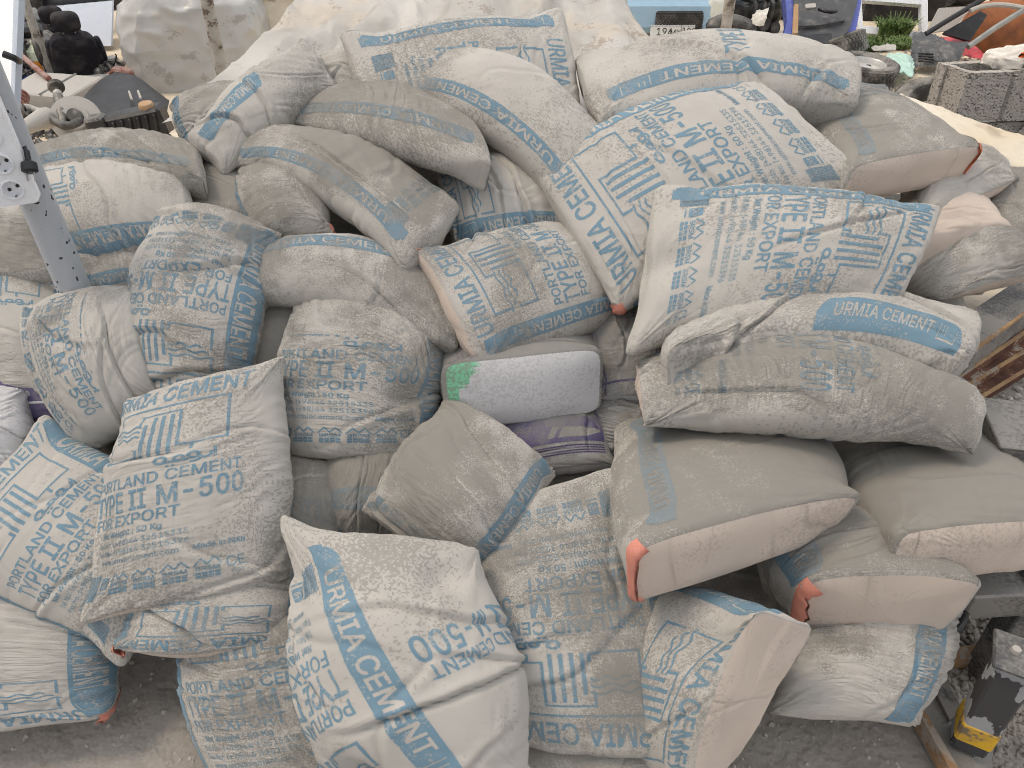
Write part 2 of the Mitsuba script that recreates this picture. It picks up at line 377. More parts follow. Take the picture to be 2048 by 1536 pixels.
    for k in range(2):
        th = rnd.uniform(-0.5, 0.5) + (0 if k == 0 else rnd.choice([0.9, -0.9, 1.5]))
        ca, sa = math.cos(th), math.sin(th)
        al, ac = X * ca + Y * sa, -X * sa + Y * ca
        ac = ac + (meshkit.noise(np.c_[X * 6, Y * 6, Z * 6] + off + k) - 0.5) * 0.10
        fq = rnd.uniform(24, 38) * (1 if k == 0 else 1.5)
        q = np.c_[al * 4.5, ac * fq, Z * 5] + off * (k + 1)
        r = np.abs(2 * meshkit.noise(q, seed + k) - 1)
        m = np.clip(meshkit.noise(Q * 5 + off[::-1] + k * 9, seed + 5) * 2.2 - 0.6, 0, 1)
        D += -((1 - r) ** 3) * m * (0.0050 if k == 0 else 0.0034) * wr
    # pleats that run out of the corners
    for (cx, cy) in ((-SW / 2, 0), (SW / 2, 0), (-SW / 2, SL), (SW / 2, SL)):
        dx, dy = X - cx, Y - cy; rad = np.hypot(dx, dy); ang = np.arctan2(dy, dx)
        pl = meshkit.noise(np.c_[ang * 9 + off[0], rad * 3, Z * 8], seed + int(abs(cx * 10) + cy * 20))
        D += -(1 - np.abs(2 * pl - 1)) ** 2 * 0.007 * wr * np.exp(-(rad / 0.15) ** 2) * np.clip(rad / 0.04, 0, 1)
    for k in range(creases):
        x0, y0 = rnd.uniform(-0.22, 0.22), rnd.uniform(0.05, SL - 0.05); th = rnd.uniform(-0.7, 0.7) + (math.pi / 2 if rnd.rand() < 0.25 else 0)
        ln = rnd.uniform(0.12, 0.3); ca, sa = math.cos(th), math.sin(th)
        al, ac = (X - x0) * ca + (Y - y0) * sa, -(X - x0) * sa + (Y - y0) * ca
        ac = ac + 0.02 * np.sin(al * rnd.uniform(8, 16) + off[0]) + (meshkit.noise(np.c_[X, Y, Z] * 14 + off) - 0.5) * 0.03
        env = np.exp(-(al / ln) ** 4) * (Z > -0.02)
        dep = rnd.uniform(0.004, 0.010) * wr
        D += env * dep * (-np.exp(-(ac / 0.0065) ** 2) + 0.6 * np.exp(-((ac - 0.017) / 0.014) ** 2))
    for (x0, y0, rad, dep) in dents:
        D += -dep * np.exp(-(((X - x0) ** 2 + (Y - y0) ** 2) / rad ** 2)) * (Z > 0)
    V = V + NN * D[:, None]
    for (k, amt) in ears:
        d_ = unit(P[k] - C); w_ = np.exp(-((V - V[np.argmax(V @ d_)]) ** 2).sum(1) / 0.055 ** 2); V = V + d_ * (amt * w_)[:, None]
    SACKS[-1] += (V, allf, Q)
    NN = normals(V)
    # the written meshes: the body with a seam down its back, the ends as pieces of their own
    key = thing(name, label, cat, group)
    ext = np.concatenate([np.arange(nv), np.arange(n1)])
    BV, BN = V[ext], NN[ext]
    UV = np.stack([np.repeat(RX, n1), np.tile(VT * SL, NR + 1)], 1) + rnd.rand(2) * 20
    bf = BF[:, ::-1] if flip else BF
    fab = fab or 'sack_' + dust
    part(key, 'body', (BV, bf), fab, uv=UV, normals=BN)
    for end in (0, 1):
        f = caps[end][:, ::-1] if flip else caps[end]
        ids, inv = np.unique(f, return_inverse=True); inv = inv.reshape(f.shape)
        m = trimesh.Trimesh(V[ids], inv, process=False)
        nr = np.zeros((len(ids), 3)); fn = np.cross(V[f[:, 1]] - V[f[:, 0]], V[f[:, 2]] - V[f[:, 0]])
        for k in range(3): np.add.at(nr, inv[:, k], fn)
        nr /= np.maximum(np.linalg.norm(nr, axis=1, keepdims=True), 1e-12)
        # laid out flat for the weave
        e1 = unit(P[1] - P[0]); uvc = np.c_[(V[ids] - C) @ e1, (V[ids] - C) @ N] + rnd.rand(2) * 20
        if patch and patch[0] == end:
            pm_ = (Q[ids][:, 0][inv].mean(1) - Q[ids][:, 2][inv].mean(1) * 0.8) * patch[1] > patch[2]
            part(key, 'corner_patch', (V[ids], inv[pm_]), patch[3], uv=uvc, normals=nr)
            inv = inv[~pm_]
        part(key, 'end_panel', (V[ids], inv), ends[end] or fab, uv=uvc, normals=nr)
    if prt:
        prt = (prt,) if isinstance(prt, str) else prt
        rows, bary = _DECAL[prt] if prt in _DECAL else decal(prt, layout(*prt))
        dv = np.einsum('fkc,fcx->fkx', bary, BV[rows]); dn = np.einsum('fkc,fcx->fkx', bary, BN[rows]); du = np.einsum('fkc,fcx->fkx', bary, UV[rows])
        dn /= np.linalg.norm(dn, axis=-1, keepdims=True)
        dv = dv + dn * 0.0009
        f = np.arange(len(rows) * 3).reshape(-1, 3)
        fn = np.cross(dv[:, 1] - dv[:, 0], dv[:, 2] - dv[:, 0])
        bad = (fn * dn[:, 0]).sum(1) < 0
        f[bad] = f[bad][:, ::-1]
        part(key, 'print', (dv.reshape(-1, 3), f), pm or 'print_' + dust, uv=du.reshape(-1, 2), normals=dn.reshape(-1, 3))
    for fl in flaps:
        flap(key, V, NN, fl[0], fl[1], n1, rnd, fl[2] if len(fl) > 2 else 1.0)
    return key
def flap(key, V, NN, corner, mat, n1, rnd, size):
    """The coloured valve sleeve that shows at one corner of an end: a crumpled strip folded round the end's short edge."""
    end = 0 if corner in (0, 1) else 1
    side = -1 if corner in (0, 3) else 1
    s0 = NB // 2 if side < 0 else NB // 2 + NS + NF
    cols = np.arange(s0, s0 + NS + 1) % NR
    K = int(4 * size); jj = (np.arange(0, K) if end == 0 else NL - np.arange(0, K))
    grid = cols[:, None] * n1 + jj[None]
    p, nn = V[grid], NN[grid]
    lift = 0.0015 + 0.0035 * size * rnd.rand(*grid.shape) * np.linspace(1, 0.2, K)
    outward = unit(V[cols * n1 + (0 if end == 0 else NL)].mean(0) - V[cols * n1 + (6 if end == 0 else NL - 6)].mean(0))
    p = p + nn * lift[..., None] + outward * (np.linspace(1, 0, K) ** 2 * 0.007 * size ** 2)[None, :, None] * (0.4 + rnd.rand(len(cols)))[:, None, None]
    inner = p[:, 0] * 0.72 + p[:, 0].mean(0) * 0.28 - outward * 0.02
    pts = np.concatenate([inner[:, None], p], 1)
    a, b = pts.shape[:2]; i, j = np.meshgrid(np.arange(a - 1), np.arange(b - 1), indexing='ij'); i, j = i.ravel(), j.ravel()
    q = np.stack([i * b + j, i * b + j + 1, (i + 1) * b + j + 1, (i + 1) * b + j], 1)
    f = np.vstack([q[:, [0, 1, 2]], q[:, [0, 2, 3]]])
    uv = np.stack(np.meshgrid(np.arange(a) * 0.009, np.arange(b) * 0.009, indexing='ij'), -1).reshape(-1, 2)
    part(key, 'valve_flap', (pts.reshape(-1, 3), f), mat, smooth=True, uv=uv)
# ------------------------------------------------------------------ the heap of sacks
def silver_layout():
    g = [box(-0.25, 0.03, 0.25, 0.30).difference(put(text_poly('50 KG', 0.045, True), -0.12, 0.105)).difference(Polygon([(-0.02, 0.13), (0.02, 0.03), (0.05, 0.03), (0.01, 0.13)])).difference(Polygon([(0.10, 0.13), (0.14, 0.03), (0.24, 0.03), (0.22, 0.13)]))
         .difference(put(text_poly('404532', 0.030, False), -0.15, 0.200)).difference(Polygon([(-0.03, 0.27), (0.0, 0.20), (0.025, 0.20), (-0.005, 0.27)])).difference(Polygon([(0.01, 0.27), (0.04, 0.20), (0.22, 0.215), (0.22, 0.235), (0.12, 0.27)]))]
    g += [box(-0.25, 0.32 + 0.016 * i, 0.25, 0.328 + 0.016 * i) for i in range(4)]
    g += [line([(-0.2 + 0.03 * i, 0.42), (-0.1 + 0.03 * i, 0.50), (-0.1 + 0.03 * i, 0.64)], 0.010) for i in range(4)]
    g += [box(-0.33, 0.1, -0.27, 0.6), box(0.27, 0.1, 0.33, 0.6)]
    return affinity.translate(unary_union([x.buffer(0) for x in g]), 0, 0.22)
LAYOUT['silver'] = silver_layout
LAYOUT['lines'] = lambda: unary_union([box(-0.25 + 0.03 * i, 0.02, -0.238 + 0.03 * i, 0.68) for i in range(4)] + [line([(0.0 + 0.03 * i, 0.1), (0.10 + 0.03 * i, 0.22), (0.10 + 0.03 * i, 0.5)], 0.006) for i in range(4)] + [box(-0.25, 0.60, 0.25, 0.612)])
LAYOUT['bandhalf'] = lambda LB=0.34: affinity.scale(shifted(BAND, LB), 1.25, 0.55, origin=(-0.30 + LB, 0.03))
LAYOUT['bandlow'] = lambda: affinity.scale(LAYOUT['bandhalf'](0.48), 1.7, 1.05, origin=(0.18, 0.05))
def twist_layout():
    turn = lambda g: affinity.rotate(g, -19, origin=(0.03, 0.34))
    band = turn(affinity.scale(shifted(BAND.intersection(box(-1, 0, 0, 1)), SW / 2 + 0.05 + 0.03), 0.78, 1.04, origin=(0.03, 0.34)))
    text = turn(unary_union([shifted(FRONT, 0.31), shifted(SMALL, 0.31), shifted(FRONT.intersection(box(-1, 0.30, 1, 0.41)), -0.27)]))
    return unary_union([band, text.difference(band.convex_hull.buffer(0.012))])
LAYOUT['twist'] = twist_layout
PANEL = 'sack_panel'

# back row, on the crest of the heap
sack([(1112, 42), (1150, 260), (765, 300), (698, 92)], 'sack on the crest of the heap with upright lettered blue band along its top',
     dz=0.08, n=(0.05, 0.25), mids=(0.01, 0.0, 0.0, 0.012), bend=(0.01, 0.02), dust='clean', prt=('full', 0.15, 0.115), W=0.44, ears=((3, 0.02), (0, 0.02)))
sack([(787, 200), (870, 118), (1235, 290), (1130, 410)], 'arched sack draped below the crest sack, blue band down its lower left edge',
     dz=-0.02, n=(-0.25, 0.45), mids=(0, 0.035, 0, -0.045), bend=(0.10, 0.02), dust='light', prt=('band', 0, 0.125), W=0.36, wr=0.6)
sack([(1212, 245), (1158, 125), (1688, 122), (1698, 212)], 'big plump sack at the top right with an orange valve at its right end',
     dz=-0.05, n=(0.0, 0.55), mids=(0, 0.035, 0, -0.02), bend=(0.06, 0.02), T=0.165, dust='light', prt=('line', 0.12, 0.11), flaps=((2, 'flap_orange'),), W=0.42, wr=1.3)
sack([(1245, 612), (1070, 332), (1505, 178), (1708, 375)], 'large clean sack with framed chimney print, half under the top right sack',
     dz=-0.13, n=(-0.10, 0.30), mids=(0.005, 0.03, 0, 0), bend=(0.03, 0.03), dust='clean', prt=('full', 0, -0.02), flaps=((0, 'flap_red'),), ears=((0, 0.02),))
sack([(1868, 432), (1745, 625), (1278, 695), (1318, 392)], 'clean pale sack on the right with large sideways lettering facing the viewer',
     dz=-0.21, n=(0.05, 0.28), mids=(0, -0.01, 0, 0.018), bend=(0.03, 0.03), dust='clean', prt=('full', 0.03, 0.085), T=0.17, dents=((0.02, 0.66, 0.05, 0.03),), wr=0.8, ears=((2, 0.03),))
sack([(1945, 652), (1915, 742), (1340, 740), (1345, 690)], 'humped sack below the sideways lettered one, short blue band sloping down at its right',
     dz=-0.24, n=(0.02, 0.62), mids=(0, -0.085, 0, 0.115), bend=(0.03, 0.0), T=0.17, W=0.26, L=0.70, dust='clean', prt='bandlow', wr=1.5, dents=((-0.05, 0.45, 0.03, -0.03),), endt=0.8)
sack([(1935, 808), (1925, 876), (1300, 828), (1295, 755)], 'long bulging dusty sack reaching from the silver sacks to the right, sideways letters below',
     dz=-0.20, n=(0.0, 0.50), mids=(0, 0.03, 0, 0.075), bend=(0.06, 0.03), T=0.18, W=0.32, L=0.74, dust='medium', prt=('low', -0.10, 0.08), ends=(None, PANEL), wr=1.4, bulge=1.2)
# right lower group
sack([(1235, 890), (1650, 888), (1695, 1020), (1262, 1140)], 'sack caked smooth grey with a pale end face and red valve at its left corner',
     dz=-0.16, n=(0.03, 0.66), mids=(0.0, 0, 0.005, 0.015), bend=(0.02, 0.015), T=0.17, dust='caked', prt=('band', 0, 0.10), ends=(None, PANEL), flaps=((3, 'flap_red'),), wr=0.5, creases=1, endt=1.0)
sack([(1635, 905), (1985, 888), (2125, 1080), (1785, 1108)], 'dust covered sack at the right frame edge with a broad pale end face',
     dz=-0.07, n=(0.0, 0.64), mids=(0, 0, 0, 0.01), bend=(0.02, 0.015), T=0.17, dust='caked', prt=None, ends=(None, PANEL), wr=0.9, creases=2, endt=1.0)
sack([(1515, 1095), (1850, 1070), (1925, 1212), (1596, 1202)], 'sack under the dust covered ones with a long pale end face and red folded valve',
     dz=-0.06, n=(-0.05, 0.78), mids=(0, 0, 0.0, 0), bend=(0.02, 0.015), T=0.24, dust='heavy', prt=('band', 0, 0.05), ends=(None, PANEL), flaps=((3, 'flap_red', 1.7),), wr=0.7, endt=1.0)
sack([(1590, 1235), (1905, 1235), (1790, 1390), (1575, 1405)], 'sack sagging at the foot of the heap near the painted steel leg',
     dz=0.04, n=(0.0, 0.45), mids=(0, 0.0, 0.035, 0.01), bend=(0.02, 0.05), T=0.19, W=0.40, L=0.55, dust='medium', prt=('band', 0, -0.19), bulge=1.3)
sack([(1560, 1235), (1415, 1560), (1150, 1500), (1280, 1180)], 'sack at the foot of the heap whose broad end face slants down rightwards',
     dz=0.0, n=(-0.78, 0.15), mids=(0, 0, 0, 0.02), bend=(0.02, 0.03), T=0.20, dust='light', prt=('half', 0.0, -0.02), ends=(PANEL, None), wr=1.2, dents=((-0.16, 0.08, 0.07, 0.035),), endt=1.0)
sack([(1352, 1492), (985, 1448), (965, 1040), (1225, 955)], 'upside down sack at the bottom centre with framed chimney print and large lettering',
     dz=-0.06, n=(0.0, 0.30), mids=(0.012, 0.02, 0, 0.03), bend=(0.03, 0.03), T=0.17, dust='medium', prt=('full', 0.03, 0.02), flaps=((0, 'flap_red'),))
sack([(1035, 1540), (712, 1640), (612, 1080), (925, 1135)], 'twisted sack at the bottom centre with a blue band running diagonally down its middle',
     dz=-0.17, n=(0.0, 0.25), mids=(0, 0.05, 0.01, 0.045), bend=(0.05, 0.05), T=0.18, W=0.44, L=0.66, dust='clean', prt='twist', wr=1.7, creases=6, ends=(PANEL, None), dents=((0.13, 0.12, 0.05, 0.05), (-0.12, 0.58, 0.04, 0.03)), ears=((2, 0.045),))
sack([(272, 805), (552, 735), (572, 1155), (188, 1228)], 'upright clean sack left of the centre, its large lettering facing the viewer',
     dz=-0.13, n=(0.0, 0.20), mids=(-0.01, 0.005, -0.012, 0.008), bend=(0.03, 0.04), T=0.16, dust='clean', prt=('full', -0.055, 'none'), wr=1.1, ends=(None, PANEL), ears=((1, 0.02), (3, 0.015)))
sack([(-95, 1105), (108, 868), (425, 1030), (250, 1290)], 'clean sack at the left frame edge with slanting chimney print',
     dz=0.0, n=(0.03, 0.25), mids=(0, 0, 0, 0.01), bend=(0.02, 0.03), dust='clean', prt=('full', 0, -0.02), wr=0.7, ears=((1, 0.03), (3, 0.03)))
sack([(222, 1410), (-200, 1455), (-190, 1190), (210, 1215)], 'sack in the lower left corner with upside down lettering and torn red valve',
     dz=0.10, n=(0.0, 0.22), mids=(0, 0, 0, 0.0), bend=(0.02, 0.03), T=0.17, dust='clean', prt=('half', 0, 0.035), flaps=((0, 'flap_red', 1.6),), L=0.6)
sack([(595, 1262), (252, 1282), (330, 1130), (615, 1110)], 'sack tucked under the upright lettered sack with a red valve at its left',
     dz=-0.02, n=(0.02, 0.45), mids=(0.018, 0, 0, 0), bend=(0.02, 0.04), T=0.16, dust='light', prt=('half', 0, 0), ends=(PANEL, None), flaps=((1, 'flap_red', 1.6),), wr=1.2)
sack([(355, 1170), (640, 1150), (760, 1560), (452, 1600)], 'dusty sack lying at the bottom behind the twisted sack, lettering on its left half',
     dz=0.06, n=(-0.05, 0.20), mids=(0, 0, 0, 0.01), bend=(0.02, 0.03), dust='medium', prt=('full', 0, 0))
sack([(615, 590), (872, 630), (852, 885), (556, 895)], 'sack in the middle with upright export lettering half hidden under dark dust',
     dz=-0.03, n=(0.0, 0.18), mids=(0, 0.01, 0.02, 0.012), bend=(0.03, 0.05), T=0.19, L=0.55, dust='medium', prt=('low', -0.02, -0.02), wr=1.3, bulge=1.2, dents=((0.15, 0.45, 0.05, 0.04),))
sack([(495, 560), (655, 580), (655, 805), (485, 795)], 'wrinkled sack standing in the gap left of the export lettered sack',
     dz=0.08, n=(0.0, 0.2), bend=(0.02, 0.03), dust='heavy', prt=('band', 0, 0.10), W=0.36, L=0.50, wr=1.6)
sack([(885, 548), (900, 690), (508, 592), (496, 525)], 'limp dusty sack with a faded blue band, bent over the export lettered sack',
     dz=-0.08, n=(0.05, 0.45), mids=(0, -0.015, 0, 0.035), bend=(0.06, 0.02), T=0.16, W=0.34, dust='heavy', prt=('band', 0, 0.22), wr=0.9)
sack([(470, 790), (296, 775), (325, 448), (542, 482)], 'tall standing sack in the left half with upside down lettering and vivid blue band',
     dz=-0.06, n=(-0.12, 0.15), mids=(0.01, 0.025, 0.025, 0.012), bend=(0.05, 0.05), T=0.19, dust='medium', prt=('full', 0.03, 0.05), wr=1.5, creases=5, W=0.42)
sack([(300, 588), (288, 805), (205, 876), (64, 615)], 'pale sack with a barcode at its upper left shoulder, leaning at the left',
     dz=-0.05, n=(-0.1, 0.2), mids=(0, 0.01, 0.01, 0.0), bend=(0.03, 0.05), T=0.18, W=0.44, L=0.44, dust='light', prt=('low', 0, 'none'), wr=1.2, creases=4)
sack([(-90, 550), (155, 540), (120, 800), (45, 770)], 'sack at the left frame edge behind the barcode sack, ending in a red corner',
     dz=0.06, n=(0.0, 0.2), bend=(0.02, 0.03), dust='light', prt=('half', 0, 0), W=0.40, L=0.50, flaps=((2, 'flap_red'),))
sack([(118, 528), (60, 362), (365, 364), (392, 474)], 'folded sack right of the steel post with chimney print turned on its side',
     dz=-0.02, n=(0.0, 0.35), mids=(0, 0.015, 0, 0.005), bend=(0.03, 0.03), T=0.16, W=0.36, L=0.55, dust='light', prt=('half', -0.01, 0.06), wr=1.3, dents=((0.05, 0.1, 0.05, 0.03),))
sack([(58, 360), (70, 310), (375, 303), (408, 364)], 'dusty sack on the left shoulder of the heap, blue band along its lower edge',
     dz=0.04, n=(0.0, 0.55), mids=(0, 0.03, 0, 0.0), bend=(0.03, 0.02), T=0.12, W=0.30, L=0.58, dust='heavy', prt=('band', 0, 0.12), wr=1.2)
sack([(360, 240), (500, 202), (520, 290), (398, 308)], 'small visible end of a dusty sack beside the leaning white tipped sack',
     dz=0.12, n=(0.0, 0.3), bend=(0.02, 0.02), dust='medium', prt=('band', 0, 0.1), W=0.34, L=0.40)
sack([(452, 342), (410, 292), (612, 112), (655, 180)], 'slim sack leaning up to the right against the plastic sheet with pale pointed end',
     dz=0.03, n=(0.1, 0.25), mids=(0.0, 0.02, 0, 0.02), bend=(0.03, 0.02), T=0.16, W=0.28, L=0.62, dust='clean', prt='bandhalf', wr=1.2, ears=((2, 0.012),))
sack([(590, 246), (640, 198), (905, 222), (978, 335)], 'sack below the arched one with an upside down faded blue band',
     dz=0.0, n=(0.0, 0.55), mids=(0, 0.03, 0, 0.045), bend=(0.04, 0.02), T=0.13, W=0.38, dust='medium', prt=('band', 0, 0.13), wr=0.7)
sack([(484, 325), (500, 276), (910, 418), (805, 538)], 'big dark dusted sack left of the middle, broken blue band along its lower edge',
     dz=-0.08, n=(-0.1, 0.5), mids=(0, 0.06, 0, -0.05), bend=(0.05, 0.02), T=0.14, W=0.40, dust='heavy', prt=('code', 0.1, 0.14), wr=1.2)
sack([(495, 362), (635, 388), (648, 476), (545, 485)], 'dusty sack end with a bright red valve under the big dark dusted sack',
     dz=0.02, n=(0.0, 0.45), bend=(0.02, 0.04), W=0.38, L=0.40, T=0.18, dust='heavy', prt=('band', 0, 0.1), flaps=((2, 'flap_red', 2.0),), bulge=1.2)
sack([(385, 345), (500, 345), (545, 475), (382, 440)], 'plain flat grey dusty sack in the hollow above the tall standing sack',
     dz=0.12, n=(0.0, 0.4), bend=(0.0, 0.02), W=0.42, L=0.45, dust='caked', prt=None, wr=0.4)
sack([(925, 510), (885, 350), (1110, 340), (1165, 490)], 'strongly wrinkled sack framed between the arched sack and the large clean sack',
     dz=0.05, n=(0.0, 0.3), bend=(0.03, 0.04), W=0.42, L=0.44, T=0.17, dust='light', prt=('half', 0.08, 0.14), wr=2.0, creases=5, seed=77)
sack([(962, 745), (832, 510), (1185, 452), (1262, 628)], 'sack in the centre with narrow pale left end and blue lower band',
     dz=-0.07, n=(0.30, 0.32), mids=(-0.015, 0.0, 0, 0.0), bend=(0.03, 0.03), T=0.15, dust='medium', prt=('big', 0.09, 0.105), ends=(PANEL, None), flaps=((1, 'flap_red'),), wr=1.2)
# the silver and purple kind in the gap
sack([(868, 700), (1185, 655), (1207, 762), (888, 795)], 'silver white sack with a bright green corner patch below the centre sack',
     dz=0.03, n=(0.0, 0.60), T=0.17, bend=(0.0, 0.0), W=0.42, L=0.55, fab='sack_grey', ends=(None, 'sack_white'), prt='lines', pm='print_purple', patch=(1, -1, 0.205, 'flap_green'), wr=0.6, group=None, endt=1.12, bulge=0.95)
sack([(1150, 645), (1300, 655), (1325, 800), (1200, 795)], 'dark grey silver sack right of the green cornered one, its top buried in dust',
     dz=0.06, n=(0.0, 0.4), W=0.36, L=0.45, T=0.17, fab='sack_grey', ends=(None, 'sack_white'), prt='lines', pm='print_purple', wr=0.8, endt=1.0)
sack([(955, 825), (1185, 812), (1215, 925), (1025, 952)], 'purple printed sack with white figures below the green cornered silver sack',
     dz=0.07, n=(0.0, 0.45), W=0.40, L=0.45, T=0.16, fab='sack_grey', ends=(None, 'sack_white'), prt='silver', pm='print_purple', wr=0.8)
sack([(1160, 812), (1320, 815), (1310, 905), (1200, 910)], 'crumpled silver sack corner between the purple printed sack and the caked sack',
     dz=0.10, n=(0.0, 0.4), W=0.35, L=0.35, fab='sack_grey', prt=None, wr=2.0, creases=5)
sack([(890, 842), (1064, 962), (950, 1135), (762, 1005)], 'sack in the lower middle with a folded over cone shaped top',
     dz=-0.10, n=(0.0, 0.30), mids=(0.02, 0.02, 0.0, 0.01), bend=(0.05, 0.05), T=0.19, W=0.40, L=0.46, dust='heavy', prt=('code', 0, -0.10), wr=1.0, creases=4, dents=((0.0, 0.22, 0.12, 0.03),))
sack([(665, 1055), (685, 920), (855, 865), (795, 1065)], 'dark shaded sack with diagonal blue band, left behind the cone topped sack',
     dz=0.05, n=(0.0, 0.3), W=0.40, L=0.42, dust='heavy', prt=('band', 0, 0.22))
sack([(665, 1125), (540, 1145), (555, 920), (685, 950)], 'dark dusty sack with upside down lettering right of the upright lettered sack',
     dz=0.05, n=(0.1, 0.2), W=0.40, L=0.46, dust='heavy', prt=('big', 0, 0))
# right shoulder
sack([(1600, 225), (1765, 195), (1946, 318), (1690, 362)], 'grey dusted sack on the right shoulder with pale end face and orange red valve',
     dz=0.0, n=(0.05, 0.56), T=0.13, bend=(0.02, 0.01), dust='heavy', prt=('half', 0.06, 0.10), ends=(None, PANEL), flaps=((2, 'flap_orange'),), endt=1.0)
sack([(1800, 355), (1945, 318), (2015, 362), (1860, 440)], 'plain sack behind the grey dusted shoulder sack, beside the cream sheet',
     dz=0.08, n=(0.0, 0.45), T=0.15, W=0.38, L=0.42, dust='light', prt=None, ends=(None, PANEL))
sack([(1800, 440), (1920, 405), (1992, 478), (1810, 512)], 'plain pale sack under the right shoulder sacks',
     dz=0.06, n=(0.0, 0.5), T=0.16, W=0.36, L=0.42, dust='clean', prt=None, fab='sack_panel')
sack([(1775, 540), (1975, 485), (2065, 545), (1860, 600)], 'sack with sloping pale end face at the right frame edge above the steel bars',
     dz=0.05, n=(0.05, 0.55), T=0.18, W=0.42, L=0.50, dust='heavy', prt=None, ends=(None, PANEL), endt=1.0)
sack([(1835, 390), (1905, 372), (1915, 425), (1835, 440)], 'small white bag corner squeezed beside the sideways lettered sack',
     dz=0.04, n=(0.0, 0.3), T=0.12, W=0.28, L=0.32, dust='clean', prt=None)
sack([(1955, 365), (2070, 365), (2090, 510), (1970, 505)], 'shaded sack at the right frame edge under the hanging cream sheet',
     dz=0.16, n=(0.0, 0.3), T=0.15, W=0.40, L=0.45, dust='heavy', prt=None)
sack([(1860, 850), (1990, 865), (2010, 950), (1890, 930)], 'sack sliver with blue lines beside the steel block at the right',
     dz=0.10, n=(0.0, 0.4), T=0.13, W=0.36, L=0.40, dust='light', prt=('band', 0, 0.2))
# left edge, in the shade
sack([(-80, 680), (150, 690), (240, 840), (-60, 855)], 'dark purple sack with white stripes at the left frame edge',
     dz=0.12, n=(0.0, 0.4), W=0.42, L=0.45, fab='sack_purple', prt='lines', pm='print_white', wr=1.2)
sack([(-90, 812), (58, 812), (68, 928), (-90, 930)], 'white crumpled sack at the left frame edge above the slanting chimney print',
     dz=0.02, n=(0.0, 0.3), W=0.40, L=0.42, dust='clean', fab='sack_white', prt=None, wr=1.6)
sack([(60, 845), (240, 825), (265, 990), (80, 990)], 'dark caked sack deep in the gap below the barcode sack',
     dz=0.22, n=(0.0, 0.4), W=0.42, L=0.45, dust='caked', prt=None)
sack([(200, 605), (150, 498), (302, 466), (335, 595)], 'sack with a bright blue stripe wedged between the steel post and the tall sack',
     dz=0.05, n=(0.0, 0.3), W=0.38, L=0.42, dust='medium', prt=('band', 0, 0.12))
sack([(110, 620), (70, 505), (300, 458), (335, 545)], 'sack under the folded one right of the post, only its lettered edge showing',
     dz=0.05, n=(0.0, 0.35), W=0.40, L=0.48, dust='light', prt=('half', 0, 0.02))
sack([(-70, 440), (95, 430), (145, 565), (-60, 575)], 'dusty sack at the left frame edge behind the steel post',
     dz=0.06, n=(0.0, 0.4), W=0.42, L=0.45, dust='medium', prt=None, flaps=((0, 'flap_red'),))
# slivers and the layer below
sack([(635, 145), (760, 138), (780, 240), (645, 235)], 'crinkled pale sack corner peeking out left of the crest sack',
     dz=0.20, n=(0.0, 0.3), W=0.36, L=0.38, dust='clean', prt=None, wr=1.8)
sack([(980, 1475), (1340, 1480), (1360, 1620), (990, 1640)], 'sack on the ground at the bottom frame edge under the upside down sack',
     dz=0.08, n=(0.0, 0.3), W=0.46, L=0.50, dust='medium', prt=('band', 0, 0.05))
sack([(1035, 940), (1245, 925), (1265, 1070), (1060, 1070)], 'dark shaded sack in the crevice above the upside down chimney print sack',
     dz=0.20, n=(0.0, 0.35), W=0.42, L=0.45, dust='caked', prt=None)
sack([(250, 755), (425, 765), (425, 905), (250, 905)], 'shaded sack sliver between the barcode sack and the upright lettered sack',
     dz=0.20, n=(0.0, 0.35), W=0.42, L=0.45, dust='heavy', prt=None)
sack([(785, 735), (900, 735), (920, 905), (800, 915)], 'dark reddish sack sliver left of the green cornered silver sack',
     dz=0.20, n=(0.0, 0.35), W=0.40, L=0.45, fab='sack_grey', prt=None)
sack([(1240, 695), (1380, 685), (1390, 805), (1250, 805)], 'crinkled sack end poking out left above the long bulging dusty sack',
     dz=0.08, n=(0.0, 0.35), W=0.38, L=0.40, dust='light', prt=None, wr=1.6)
